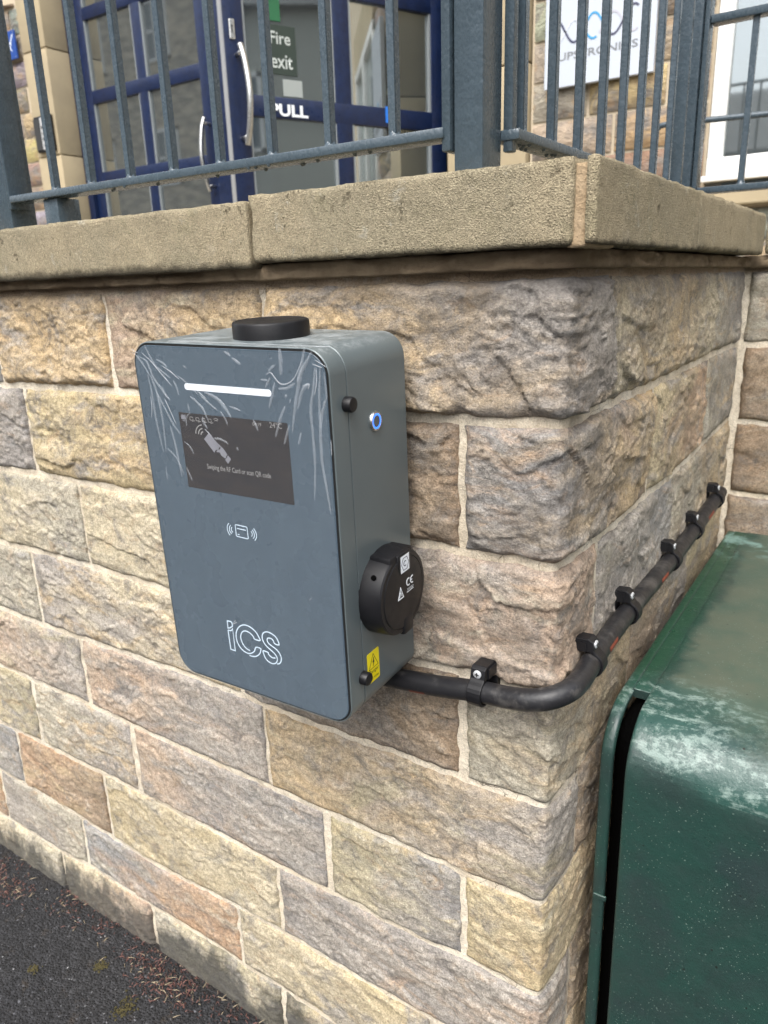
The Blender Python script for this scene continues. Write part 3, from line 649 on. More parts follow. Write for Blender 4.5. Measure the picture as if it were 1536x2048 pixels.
b = MB(); b.box(-1.99, -1.139, .092, .128, RZ-.006, RZ+.006, .0022, 2); b.build('bottom_rail', M_rail, fr, autos=40); b = MB(); b.box(-1.99, -1.139, .092, .128, 2.60, 2.612, .0022, 2); b.build('top_rail', M_rail, fr, autos=40)
b = MB(); b.box(-2.03, -1.992, .1, .150, CZ1-.01, 2.63, .0025, 2); b.build('post', M_rail, fr, autos=40)
sr = rail_thing('slate blue barred railing running back from the corner post along the side coping', (0, 0, 0))
b = MB(); b.box(-.153, -.117, .150, 1.06, RZ-.008, RZ+.004, .0022, 2)
for k in range(30):
    b.lathe([(.003, 0), (.0028, -.0015), (.0012, -.0035)], (r3.uniform(-.15, -.12), r3.uniform(.16, 1.0), RZ-.0075), (0, 0, 1), 6)
b.build('bottom_rail', M_rail, sr, autos=40)
b = MB(); b.box(-.153, -.117, .150, 1.06, 2.60, 2.612, .0022, 2); b.build('top_rail', M_rail, sr, autos=40)
for k in range(8): bar(sr, -.131, .187+.0985*k, RZ+.003, 2.60)
b = MB(); b.box(-.1385, -.1265, .152, .166, RZ-.02, 2.60, .002, 2); b.build('end_bar', M_rail, sr, autos=40)
b = MB(); b.box(-.150, -.122, .955, .967, RZ-.02, 2.60, .002, 2); b.build('end_bar', M_rail, sr, autos=40)
b = MB(); b.box(-.172, -.131, 1.075, 1.125, CZ1-.02, 2.63, .0025, 2); b.build('post', M_rail, sr, autos=40)
b = MB(); b.box(-.129, -.119, 1.082, 1.12, RZ-.02, 2.60, .002, 2); b.build('end_bar', M_rail, sr, autos=40)
rr_ = rail_thing('low slate blue railing in front of the white window, right of the far post', (0, 0, 0))
b = MB(); b.box(-.118, 1.4, 1.085, 1.12, 1.604, 1.617, .0022, 2); b.build('bottom_rail', M_rail, rr_, autos=40)
b = MB(); b.box(-.118, 1.4, 1.085, 1.12, 1.925, 1.941, .003, 2); b.build('top_rail', M_rail, rr_, autos=40)
for k in range(12): bar(rr_, -.034+.0985*k, 1.1, 1.617, 1.926)
b = MB(); b.box(1.4, 1.44, 1.08, 1.125, CZ1-.02, 1.97, .0025, 2); b.build('post', M_rail, rr_, autos=40)
hr = thing('handrail', 'thin grey handrail on the terrace seen through the bars, ending in a bent hook', 'handrail', (0, 0, 0))
MB().tube(smooth_pts([(-.463, 2.0, 1.40), (-.463, 2.0, 1.86), (-.452, 2.0, 1.895), (-.42, 2.0, 1.903), (-.31, 2.0, 1.900), (.2, 2.0, 1.885), (1.4, 2.0, 1.86)], 5), .009, 10).build('rail_tube', M_rail, hr, smooth=True)
MB().tube([(1.38, 2.0, 1.86), (1.38, 2.0, 1.40)], .009, 10).build('leg', M_rail, hr, smooth=True)

# ------------------------------------------------------------------ office building behind the terrace
YB, YD = 2.60, 2.78
ob_ = thing('office_building', 'stone office building with blue doors and white window behind the railings', 'building', (-2, YB, 1.4))
def OB(mb, name, mat, **k):
    o = mb.build(name, mat, None, **k); o.parent = ob_; o.matrix_parent_inverse = Matrix.Translation((2, -YB, -1.4)); return o
m = MB()
for x0, x1, z0, z1 in ((-9, -4.70, 1.2, 6.0), (-1.16, -.425, 1.2, 6.0), (-.425, .95, 1.2, 1.74), (-.425, .95, 3.2, 6.0), (.95, 4, 1.2, 6.0), (-4.70, -1.16, 3.75, 6.0)): m.box(x0, x1, YB+.02, YB+.35, z0, z1)
OB(m, 'wall', M_bmortar)
m = MB(); m.box(-9, 4, YB-.25, YB+6, 6.0, 6.2); OB(m, 'roof', M_flag)
m = MB(); m.box(-9, 4, YB+4.5, YB+4.7, 1.0, 6.0); m.box(-5.2, -5.0, YB+.36, YB+4.5, 1.0, 6.0); m.box(-.8, -.6, YB+.36, YB+4.5, 1.0, 6.0); OB(m, 'interior_wall', plain('interior_plaster', (.22, .25, .23), .9))
m = MB(); m.box(-9, 4, YB+.36, YB+4.5, 1.2, 1.40); OB(m, 'interior_floor', plain('interior_carpet', (.06, .06, .065), .95))
def bstones(x0, x1, z0, z1, seed, pitch=.152, skip=None):
    r = random.Random(seed); z = z0; row = 0
    while z < z1-.02:
        x = x0-(r.uniform(0, .25) if row % 2 else 0)
        while x < x1-.03:
            L = r.uniform(.24, .46); a, b_ = max(x, x0)+.006, min(x+L, x1)-.006; x += L
            if b_-a < .04: continue
            mm = MB(); hz = min(pitch, z1-z)
            nx, nz = max(2, int((b_-a)/.045)), 4; V = []; F = []
            for j in range(nz+1):
                for i in range(nx+1):
                    e = (i in (0, nx)) or (j in (0, nz)); V.append((a+(b_-a)*i/nx, YB+.018-(.004 if e else r.uniform(.016, .036)), z+.006+(hz-.012)*j/nz))
            for j in range(nz):
                for i in range(nx): k = j*(nx+1)+i; F.append([k, k+1, k+nx+2, k+nx+1])
            me = bpy.data.meshes.new('stone'); me.from_pydata(V, [], F); o = link('stone', me, M_bstone, ob_, True); o.matrix_parent_inverse = Matrix.Translation((2, -YB, -1.4))
            o['col_a'] = [q*r.uniform(.85, 1.1) for q in PAL[r.choice(['tan', 'pgr', 'grey', 'lil', 'tan', 'pink', 'brn'])]]
        z += pitch; row += 1
bstones(-5.45, -4.71, 1.70, 3.25, 5)
bstones(-1.155, -.43, 1.47, 3.1, 6)
bstones(-.425, 1.3, 1.40, 1.68, 9)
# dressed surround of the doorway
def surround(x0, x1, seed):
    z = 1.4; r = random.Random(seed)
    for h in (.42, .50, .62, .55, .55):
        m = MB(); m.box(x0, x1, YB-.012, YD+.06, z+.003, z+h-.003, .006, 2); OB(m, 'jamb_block', M_dressed, autos=40); z += h
surround(-4.695, -4.445, 1); surround(-1.557, -1.168, 2)
m = MB(); m.box(-4.70, -1.165, YB-.012, YD+.06, 4.05-.008, 4.35, .006, 2); OB(m, 'lintel', M_dressed)
m = MB(); m.box(-.428, .96, YB-.05, YB+.12, 1.685, 1.757, .006, 2); OB(m, 'window_sill', M_dressed)
m = MB(); m.box(-.44, .97, YB-.01, YB+.2, 3.0, 3.25, .006, 2); OB(m, 'lintel', M_dressed)
# white window
def PB(o, p): o.parent = p; return o
m = MB()
WX0, WX1, WZ0, WZ1 = -.418, .92, 1.800, 2.99
m.box(WX0, WX0+.055, YB-.012, YB+.05, WZ0, WZ1, .006, 2); m.box(WX1-.055, WX1, YB-.012, YB+.05, WZ0, WZ1, .006, 2)
m.box(WX0, WX1, YB-.014, YB+.052, WZ0-.001, WZ0+.062, .006, 2); m.box(WX0, WX1, YB-.014, YB+.052, WZ1-.06, WZ1+.002, .006, 2); m.box(.22, .29, YB-.016, YB+.05, WZ0, WZ1, .006, 2)
m.box(WX0-.012, WX1+.012, YB-.035, YB+.052, WZ0-.024, WZ0-.002, .004, 2)
wf = OB(m, 'window', M_white, autos=40)
m = MB(); m.box(WX0+.05, .225, YB+.012, YB+.020, WZ0+.05, WZ1-.05); m.build('pane', M_glass2, wf).matrix_parent_inverse = Matrix.Identity(4)
m = MB(); m.box(.285, WX1-.05, YB+.012, YB+.020, WZ0+.05, WZ1-.05); m.build('pane', M_glass2, wf)
m = MB()
for k in range(22): m.box(WX0+.05+k*.06, WX0+.05+k*.06+.0595, YB+.075, YB+.078, WZ0+.03, WZ1-.03)
m.build('blind', plain('pale_blind', (.42, .50, .53), .8), wf)
# door frame and leaves
m = MB(); m.box(-4.443, -4.385, YD-.03, YD+.07, 1.4, 4.05, .004, 2); m.box(-1.60, -1.559, YD-.03, YD+.07, 1.4, 4.05, .004, 2); m.box(-3.20, -2.78, YD-.028, YD+.06, 1.4, 4.05, .004, 2); m.box(-4.44, -1.56, YD-.028, YD+.06, 3.62, 3.70, .004, 2)
OB(m, 'door_frame', M_blue, autos=40)
M_gasket = plain('grey_gasket', (.20, .22, .23), .5)
def leaf(M, width, label, side, pull):
    """leaf in local coords: u 0..width from free edge to hinge (x), y=0 outer face, z up"""
    m = MB(); zs = [1.405, 1.62, 2.13, 2.21, 2.62, 2.70, 3.50, 3.60]
    m.box(0, .085, 0, .05, 1.405, 3.6, .004, 2); m.box(width-.085 if side > 0 else width-.10, width, 0, .05, 1.405, 3.6, .004, 2)
    mid = width/2-.01; m.box(mid-.04, mid+.04, .002, .048, 1.405, 3.6, .004, 2)
    for a, b_ in ((1.405, 1.60), (2.132, 2.213), (2.622, 2.70), (3.10, 3.17), (3.50, 3.60)): m.box(.08, width-.08, .001, .049, a, b_, .004, 2)
    d = m.build('door', M_blue, None, autos=40); d.parent = ob_; d.matrix_parent_inverse = Matrix.Translation((2, -YB, -1.4)); d.matrix_basis = M
    if label: d['label'] = label
    def sub(mb, name, mat, **k):
        o = mb.build(name, mat, None, **k); o.parent = d; return o
    for a, b_ in ((.085, mid-.04), (mid+.04, width-.085)):
        for c, e in ((1.60, 2.132), (2.213, 2.622), (2.70, 3.10), (3.17, 3.50)):
            sub(MB().box(a-.002, b_+.002, .020, .028, c-.002, e+.002), 'pane', M_glass)
            for (p, q, r_, s_) in ((a, a+.010, c, e), (b_-.010, b_, c, e)): sub(MB().box(p, q, .006, .019, r_, s_), 'glazing_bead', M_gasket)
    hx = .048 if side > 0 else width-.048
    pts = smooth_pts([(hx, -.045, pull[0]), (hx+.008*side, -.065, pull[0]+.07), (hx+.012*side, -.080, (pull[0]+pull[1])/2), (hx+.008*side, -.065, pull[1]-.07), (hx, -.045, pull[1])], 6)
    g = MB(); g.tube(pts, .0125, 12)
    for z in (pull[0]+.03, pull[1]-.03): g.tube([(hx, 0, z), (hx, -.055, z)], .009, 10)
    sub(g, 'handle', M_chrome, smooth=True)
    return d, sub
ML = Matrix.Translation((-4.383, YD, 0)); dl, _ = leaf(ML, 1.18, None, -1, (2.0, 2.40))
a = math.radians(25); dx, dy = math.sin(a), math.cos(a); hinge = Vector((-1.666, 2.78, 0)); W_ = 1.10
fe = hinge-W_*Vector((dx, dy, 0))
MR = Matrix(((dx, -dy, 0, fe.x), (dy, dx, 0, fe.y), (0, 0, 1, 0), (0, 0, 0, 1)))
dr, sub = leaf(MR, W_, 'blue door leaf standing open with a PULL sign', 1, (2.01, 2.38))
fnd = lambda u, v, d: (u, -d, v)
t_ = text_obj('pull_lettering', 'PULL', M_sticker, dr, fnd, .180, .357, 2.139, 2.186, .0022, .035); t_.parent = dr
g = MB(); g.box(.195, .323, -.0012, -.0002+.020, 2.302, 2.486); 
sg = sub(MB().box(.195, .325, .0165, .0185, 2.302, 2.486), 'fire_exit_sign', plain('dark_green_sign', (.028, .042, .034), .4))
M_signtx = plain('greyish_sign_lettering', (.46, .50, .48), .5)
q = text_obj('fire_lettering', 'Fire', M_signtx, dr, lambda u, v, d: (u, .0165-d, v), .207, .300, 2.415, 2.462, .001, .01)
q = text_obj('exit_lettering', 'exit', M_signtx, dr, lambda u, v, d: (u, .0165-d, v), .207, .305, 2.325, 2.377, .001, .01)
sub(MB().box(.20, .26, .0165, .0185, 2.50, 2.60), 'exit_pictogram', plain('exit_green', (.02, .12, .05), .4))
sub(MB().box(.255, .345, .0165, .0185, 2.222, 2.286), 'notice', plain('grey_notice', (.30, .33, .32), .5))
sub(MB().box(.755, .775, -.0015, .0005, 2.150, 2.218), 'blue_sticker', plain('bright_blue_sticker', (.02, .16, .60), .4))
g = MB(); g.box(.022, .046, -.006, 0, 2.405, 2.478, .005, 3); sub(g, 'keyhole_plate', M_chrome)
sub(MB().lathe([(.004, 0), (.004, .0012)], (.034, -.006, 2.452), (0, -1, 0), 12).box(.032, .036, -.0072, -.006, 2.428, 2.45), 'keyhole', M_inkk)
g = MB(); g.box(-.004, 0, .012, .034, 2.40, 2.66); g.box(-.003, 0, .004, .046, 1.41, 3.59); sub(g, 'lock_faceplate', plain('dull_aluminium', (.42, .42, .42), .4, .8))

# plaque, keypad, company sign
bp = thing('blue_plaque', 'small blue plaque with white lettering at the far left edge', 'plaque', (-4.80, YB-.02, 2.92))
MB().box(-.085, .075, -.012, 0, 0, .165, .003, 2).build('plate', plain('blue_enamel', (.010, .055, .26), .3), bp)
text_obj('lettering', 'X', M_sticker, bp, lambda u, v, d: (u, -.012-d, v), -.01, .035, .045, .09, .001)
MB().stroke([(.0, .10), (.02, .09), (.055, .14)], .008, lambda u, v, d: (u, -.012-d, v), 0, .001).build('tick_mark', M_sticker, bp)
text_obj('small_lettering', 'INTERCOM', M_sticker, bp, lambda u, v, d: (u, -.012-d, v), -.04, .06, .018, None, .001) if False else None
b = MB(); [b.lathe([(.004, 0), (.004, .002)], (x, -.012, z), (0, -1, 0), 10) for x in (-.075, .065) for z in (.01, .155)]; b.build('screw', M_chrome, bp)
kp = thing('door_entry_keypad', 'silver entry keypad with black edge on the buff door jamb', 'keypad', (-4.57, YB-.014, 2.345))
MB().box(-.085, .10, -.022, 0, 0, .215, .006, 2).build('housing', M_blackpl, kp)
MB().box(-.082, -.02, -.027, -.0225, .012, .20, .002, 2).build('speaker_grille', plain('dark_grille', (.03, .03, .03), .5), kp)
MB().box(-.012, .088, -.027, -.0225, .012, .203, .002, 2).build('faceplate', plain('satin_aluminium', (.50, .50, .50), .4, .3), kp)
for i in range(4):
    for j in range(3): MB().lathe([(.009, 0), (.009, .003), (.006, .004)], (.012+.026*j, -.027, .04+.035*i), (0, -1, 0), 12).build('button', plain('dark_key', (.03, .03, .03), .4) if (i+j) % 2 else M_chrome, kp)
sgn = thing('company_sign', 'white sign board with wave logo and UPSTRONICS lettering between the bars', 'sign', (-.86, YB-.03, 2.19))
MB().box(-.22, .225, -.012, .012, 0, .62, .002, 2).build('board', plain('white_acrylic_sign', (.46, .50, .56), .25), sgn)
fs = lambda u, v, d: (u, -.012-d, v)
text_obj('lettering', 'UPSTRONICS', plain('grey_sign_ink', (.16, .17, .18), .5), sgn, fs, -.162, .160, .096, .124, .001, .012)
w1 = [(-.165+.01*i, .20+.045*math.cos(i*.40+.4)) for i in range(33)]; w2 = [(-.165+.01*i, .195-.04*math.cos(i*.40+.4)) for i in range(33)]
for nm, wv, col in (('dark_wave', w1[:11], (.045, .05, .10)), ('blue_wave', w1[11:20], (.03, .26, .52)), ('dark_wave', w1[20:], (.045, .045, .09)), ('pale_wave', w2[:10], (.5, .54, .60)), ('blue_wave', w2[10:17], (.03, .26, .52)), ('pale_wave', w2[17:], (.42, .42, .48))):
    MB().stroke(wv, .0075, fs, .0005, .0015).build(nm, plain('wave_ink', col, .5), sgn)

# ------------------------------------------------------------------ charging unit
bx = (-.2932, -.1785, 1.1812); BR, BU, BF = cam_axes(-.0342, -.0477, -.0159)
MC = Matrix(((BR.x, BF.x, BU.x, bx[0]), (BR.y, BF.y, BU.y, bx[1]), (BR.z, BF.z, BU.z, bx[2]), (0, 0, 0, 1)))
ch = thing('charging_point', 'slate grey wall-mounted vehicle charger with screen and black socket', 'charger', M=MC)
W2, HT, HB = .1340, .2065, -.2105
def rrect(x0, x1, z0, z1, r, n=10):
    P = []
    for cx, cz, a0 in ((x1-r, z1-r, 0), (x0+r, z1-r, 90), (x0+r, z0+r, 180), (x1-r, z0+r, 270)):
        for k in range(n+1):
            an = math.radians(a0+90*k/n); P.append((cx+r*math.cos(an), cz+r*math.sin(an)))
    return P
def loft(rings, name, mat, parent, cap0=True, cap1=True, sharp=35):
    """rings: list of (inset, y) of the rounded rectangle"""
    m = MB(); N = None; vs, fs = [], []
    for ins, y in rings:
        P = rrect(-W2+ins, W2-ins, HB+ins, HT-ins, max(.001, .027-ins)); N = len(P); vs += [(x, y, z) for x, z in P]
    for i in range(len(rings)-1):
        for k in range(N): fs.append([i*N+k, i*N+(k+1) % N, (i+1)*N+(k+1) % N, (i+1)*N+k])
    if cap0: fs.append(list(range(N)))
    if cap1: fs.append([(len(rings)-1)*N+k for k in range(N)][::-1])
    m._add(vs, fs); return m.build(name, mat, parent, autos=sharp)
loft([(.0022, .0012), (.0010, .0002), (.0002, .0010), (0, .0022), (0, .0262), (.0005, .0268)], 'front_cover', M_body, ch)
loft([(.0022, .0266), (.0022, .0286)], 'seam_shade', M_gap, ch, False, False)
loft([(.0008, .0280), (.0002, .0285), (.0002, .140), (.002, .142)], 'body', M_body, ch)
loft([(.0018, .0008), (.0018, .0002)], 'black_rim', M_inkk, ch)
pan = loft([(.0038, .0004), (.0036, -.0006), (.0040, -.0010)], 'front_panel', M_panel, ch)
ff = lambda u, v, d: (u, -.0010-d, v)
def flat(poly, name, mat, parent, d0, d1, fn=ff): return MB().prism(poly, fn, d0, d1).build(name, mat, parent)
flat(rrect(-.0580, .0622, .1572, .1642, .0035, 6), 'light_bar', M_bar, ch, -.0003, .0003)
scr = flat(rrect(-.0727, .0793, .0453, .1318, .0012, 3), 'screen', M_screen, ch, -.0003, .0002)
# display content: card icon, caption, status line (the QR code is left out)
def icon(polys, name='display_icon', mat=None, strokes=()):
    m = MB()
    for p in polys: m.prism(p, ff, .00025, .0004)
    for p, w in strokes: m.stroke(p, w, ff, .00025, .0004)
    return m.build(name, mat or M_lcd, scr)
icon([[(-.0385, .1045), (-.0300, .1120), (-.0165, .0985), (-.0190, .0945), (-.0235, .0935), (-.0255, .0905)]], 'card_icon')
icon([[(-.0200, .1020), (-.0120, .0965), (-.0070, .0905), (-.0105, .0855), (-.0160, .0885), (-.0175, .0915), (-.0225, .0915), (-.0205, .0940), (-.0165, .0950), (-.0155, .0975), (-.0215, .0975)]], 'hand_icon')
icon([[(-.0060, .0895), (-.0025, .0855), (-.0072, .0800), (-.0108, .0838)]], 'cuff_icon')
arc = lambda cx, cz, r, a0, a1: [(cx+r*math.cos(math.radians(a0+(a1-a0)*k/8)), cz+r*math.sin(math.radians(a0+(a1-a0)*k/8))) for k in range(9)]
icon([], 'signal_icon', M_lcd2, [(arc(-.0385, .1085, .0115, 95, 175), .0012), (arc(-.0385, .1085, .0075, 95, 175), .0012), (arc(-.0385, .1085, .0038, 95, 175), .0014)])
text_obj('caption', 'Swiping the RF Card or scan QR code', M_lcd2, scr, ff, -.0392, .0514, .0690, .0765, .0004, .006)
text_obj('clock', '04:19', M_lcd2, scr, ff, .0335, .0450, .1255, None, .0004)
text_obj('temperature', '24°C', M_lcd2, scr, ff, .0560, .0690+.003, .1255, None, .0004)
icon([rrect(-.0690, -.0625, .1240, .1290, .0006, 2)], 'status_icon', M_lcd, [([(-.0675, .1225), (-.0635, .1225)], .0008)])
for k, x in enumerate((-.056, -.047, -.038, -.029)):
    icon([], 'status_icon', M_lcd2, [(rrect(x, x+.0045, .1240, .1275, .0008, 2)+[(x+.0045, .1260)], .0006), ([(x+.003, .1228), (x+.007, .1238)], .0006)])
icon([], 'status_icon', M_lcd2, [(arc(-.0175, .1238, .005, 50, 130), .0007), (arc(-.0175, .1238, .003, 50, 130), .0007)])
# printed marks on the panel
LOGO = [[(-0.039, -0.1175), (-0.0336, -0.1173), (-0.0319, -0.118), (-0.0314, -0.1204), (-0.0318, -0.1234), (-0.0356, -0.126), (-0.0392, -0.1274), (-0.039, -0.1175)], [(-0.0396, -0.1301), (-0.0351, -0.1299), (-0.0329, -0.1282), (-0.0317, -0.1261), (-0.0318, -0.1563), (-0.039, -0.1559), (-0.0396, -0.1301)], [(-0.0075, -0.1495), (-0.0119, -0.1486), (-0.0161, -0.1458), (-0.0188, -0.1416), (-0.0201, -0.1368), (-0.0199, -0.1328), (-0.0179, -0.1284), (-0.0145, -0.1253), (-0.0105, -0.1242), (-0.006, -0.1248), (-0.0023, -0.1267), (0.0003, -0.1291), (0.0018, -0.1318), (0.0099, -0.1316), (0.0091, -0.1282), (0.0059, -0.1229), (0.0013, -0.1191), (-0.0049, -0.1167), (-0.0113, -0.1164), (-0.0168, -0.1183), (-0.022, -0.1224), (-0.0258, -0.1281), (-0.0274, -0.1342), (-0.0271, -0.1415), (-0.0243, -0.1476), (-0.0202, -0.1517), (-0.0152, -0.1538), (-0.01, -0.1541), (-0.0051, -0.152), (-0.0007, -0.1482), (0.0024, -0.1423), (0.0092, -0.1422), (0.0095, -0.1443), (0.0077, -0.1488), (0.0039, -0.1529), (-0.001, -0.1557), (-0.0064, -0.1566), (-0.0093, -0.1565)], [(0.0309, -0.1489), (0.0267, -0.1498), (0.0231, -0.1486), (0.0208, -0.1464), (0.0201, -0.1443), (0.0131, -0.1442), (0.0133, -0.1478), (0.0149, -0.1525), (0.0183, -0.1561), (0.0226, -0.1577), (0.027, -0.1576), (0.0311, -0.1553), (0.0334, -0.1513), (0.0333, -0.1475), (0.0306, -0.1437), (0.0259, -0.1405), (0.0206, -0.1375), (0.0166, -0.1341), (0.0143, -0.1297), (0.0139, -0.1253), (0.0154, -0.1211), (0.0186, -0.1183), (0.0231, -0.1169), (0.0287, -0.1177), (0.0334, -0.1198), (0.0367, -0.1233), (0.0384, -0.1297), (0.0319, -0.1298), (0.0304, -0.1266), (0.0279, -0.1245), (0.0247, -0.1245), (0.0221, -0.1254), (0.021, -0.1279), (0.022, -0.131), (0.0255, -0.1334), (0.0309, -0.1356), (0.0356, -0.1385), (0.0388, -0.1426), (0.0398, -0.1473), (0.0383, -0.1522), (0.0355, -0.1552), (0.0325, -0.1563)]]
NFC = [[(-0.017, 0.01), (-0.0191, 0.0076), (-0.0204, 0.0043), (-0.0203, 0.0008), (-0.019, -0.0024), (-0.0172, -0.0046)], [(-0.0147, 0.008), (-0.0167, 0.0055), (-0.0173, 0.0026), (-0.0167, -0.0001), (-0.0147, -0.0023)], [(-0.0129, 0.006), (-0.0142, 0.0044), (-0.0143, 0.0018), (-0.0129, -0.0004)], [(-0.0078, 0.0094), (-0.0064, 0.0098), (0.0082, 0.0096), (0.0094, 0.0088), (0.0096, -0.0038), (0.0083, -0.0046), (-0.0067, -0.0041), (-0.0079, -0.0033), (-0.0078, 0.0094)], [(-0.0056, 0.0056), (0.0073, 0.0054)], [(-0.0057, -0.0014), (-0.0028, -0.0015)], [(0.0146, 0.0056), (0.016, 0.0035), (0.0159, 0.0013), (0.0147, -0.0007)], [(0.0166, 0.0076), (0.0186, 0.0049), (0.0192, 0.0022), (0.0185, -0.0007), (0.0165, -0.0027)], [(0.0189, 0.0095), (0.0212, 0.0062), (0.0222, 0.0024), (0.0214, -0.0014), (0.0189, -0.0046)]]
FILM = [([(-0.1316, 0.1981), (-0.1259, 0.1947), (-0.1229, 0.1948)], 0.00037), ([(-0.1106, 0.2027), (-0.1036, 0.1899), (-0.0975, 0.1806), (-0.0895, 0.1754), (-0.0772, 0.1689)], 0.00159), ([(-0.1227, 0.1904), (-0.1115, 0.1856), (-0.1073, 0.1778), (-0.1037, 0.1675), (-0.0963, 0.159), (-0.089, 0.1497), (-0.0822, 0.1437)], 0.00183), ([(-0.1123, 0.1711), (-0.1099, 0.155), (-0.1098, 0.1385), (-0.1088, 0.1151), (-0.1047, 0.083)], 0.00183), ([(-0.1079, 0.1697), (-0.1015, 0.1506), (-0.0987, 0.1185), (-0.1005, 0.0835)], 0.00183), ([(-0.1031, 0.1537), (-0.093, 0.1356), (-0.0828, 0.1173), (-0.0734, 0.1065)], 0.00159), ([(-0.1127, 0.1474), (-0.1133, 0.1333), (-0.1163, 0.1221)], 0.00085), ([(-0.0882, 0.1818), (-0.0739, 0.1746), (-0.0641, 0.168)], 0.00085), ([(-0.0655, 0.1719), (-0.0537, 0.1646), (-0.0385, 0.1529)], 0.0011), ([(-0.0398, 0.1576), (-0.0264, 0.149)], 0.00073), ([(-0.0363, 0.1531), (-0.024, 0.1445), (-0.0134, 0.1382)], 0.00134), ([(-0.0284, 0.1559), (-0.0125, 0.1507), (-0.0025, 0.1421), (0.0052, 0.1318)], 0.00275), ([(-0.0094, 0.1377), (-0.0034, 0.1295), (-0.0012, 0.1234)], 0.00134), ([(-0.0508, 0.1506), (-0.0421, 0.1448), (-0.0337, 0.1375), (-0.0291, 0.1267)], 0.00183), ([(-0.0949, 0.1879), (-0.0854, 0.1843), (-0.0796, 0.1799)], 0.00153), ([(-0.0732, 0.1667), (-0.0693, 0.1582), (-0.0678, 0.1511)], 0.00153), ([(-0.0928, 0.1592), (-0.0878, 0.1498), (-0.083, 0.1453)], 0.00134), ([(-0.0878, 0.1152), (-0.0849, 0.1004), (-0.0827, 0.0819), (-0.0805, 0.0563)], 0.00183), ([(-0.0978, 0.088), (-0.0847, 0.0774), (-0.0765, 0.0594)], 0.00122), ([(-0.1046, 0.0656), (-0.1054, 0.0496)], 0.00122), ([(-0.0556, 0.1423), (-0.055, 0.1335)], 0.00134), ([(-0.054, 0.1327), (-0.0609, 0.1257), (-0.062, 0.1166)], 0.00122), ([(-0.0361, 0.1293), (-0.0352, 0.1221), (-0.0307, 0.1169)], 0.00183), ([(-0.0352, 0.1157), (-0.0266, 0.1092)], 0.00061), ([(-0.0692, 0.0985), (-0.0611, 0.0935), (-0.0564, 0.0856)], 0.00122), ([(-0.0239, 0.1062), (-0.0132, 0.1064), (-0.0033, 0.1025)], 0.00183), ([(0.0054, 0.1999), (0.0138, 0.1958)], 0.00183), ([(0.0154, 0.1937), (0.0263, 0.1875)], 0.00208), ([(-0.0557, 0.1832), (-0.0508, 0.1804)], 0.0011), ([(0.0049, 0.1434), (0.0195, 0.1399)], 0.00159), ([(-0.0713, 0.0686), (-0.0648, 0.054)], 0.00134), ([(-0.1318, 0.1945), (-0.1246, 0.1899), (-0.1152, 0.1791), (-0.1082, 0.1681)], 0.00134), ([(-0.1176, 0.195), (-0.1044, 0.1859), (-0.0949, 0.1768), (-0.0824, 0.1654), (-0.0767, 0.1602)], 0.00098), ([(-0.091, 0.1455), (-0.0845, 0.1321), (-0.0781, 0.1177)], 0.00098), ([(0.078, 0.2053), (0.0783, 0.1934), (0.0771, 0.1799)], 0.00294), ([(0.0614, 0.1827), (0.0703, 0.189)], 0.0017), ([(0.0585, 0.1789), (0.0647, 0.1811), (0.0741, 0.1715), (0.0845, 0.1716), (0.0944, 0.1789), (0.1038, 0.1944)], 0.00108), ([(0.0723, 0.1659), (0.084, 0.1671), (0.0938, 0.1726)], 0.00201), ([(0.0683, 0.1721), (0.063, 0.157), (0.058, 0.1454)], 0.00186), ([(0.063, 0.1764), (0.0557, 0.1659)], 0.0017), ([(0.1168, 0.2036), (0.1079, 0.1911), (0.1014, 0.1811), (0.0965, 0.1665), (0.0913, 0.1488), (0.0851, 0.123)], 0.00263), ([(0.1083, 0.2059), (0.1019, 0.1864), (0.0961, 0.1736)], 0.00186), ([(0.1187, 0.1889), (0.1159, 0.1712), (0.1105, 0.1483), (0.1106, 0.1253), (0.1104, 0.0922), (0.1064, 0.0556)], 0.00201), ([(0.1252, 0.1892), (0.1218, 0.1626), (0.1204, 0.1354), (0.1194, 0.098), (0.1226, 0.0696), (0.1256, 0.0435)], 0.00201), ([(0.129, 0.1578), (0.1235, 0.1448), (0.1211, 0.13)], 0.00186), ([(0.0792, 0.1497), (0.0711, 0.1351), (0.0629, 0.1162)], 0.00201), ([(0.0962, 0.124), (0.092, 0.1113)], 0.0017), ([(0.0355, 0.1322), (0.0384, 0.1256), (0.0408, 0.1205)], 0.0017), ([(0.1162, 0.1919), (0.1273, 0.1889)], 0.00077), ([(0.1193, 0.1959), (0.1327, 0.1895)], 0.0007), ([(0.1105, 0.1718), (0.1021, 0.1659), (0.0945, 0.1472)], 0.00232), ([(0.0507, 0.1735), (0.059, 0.1734)], 0.00155), ([(0.0822, 0.161), (0.08, 0.1572)], 0.00186), ([(0.0864, 0.1567), (0.0854, 0.153)], 0.00124), ([(0.0081, 0.0999), (0.0102, 0.0966)], 0.00124), ([(0.0824, 0.1303), (0.0776, 0.1195), (0.0736, 0.1095)], 0.0017), ([(0.1318, 0.1199), (0.1316, 0.1041)], 0.00077), ([(0.1291, 0.185), (0.1303, 0.1614), (0.1254, 0.1548)], 0.00139), ([(0.1026, 0.1704), (0.1106, 0.1726), (0.1089, 0.1672)], 0.00108), ([(0.1203, 0.189), (0.1196, 0.1749), (0.1162, 0.1623)], 0.00108)]
m = MB()
for k, s_ in enumerate(NFC): m.stroke(s_ if k in (4, 5) else [tuple(p) for p in smooth_pts([Vector(q+(0,)) for q in s_], 4)] if k != 3 else s_, .00085, ff, -.0001, .0002)
m.build('contactless_symbol', M_ink, ch)
m = MB()
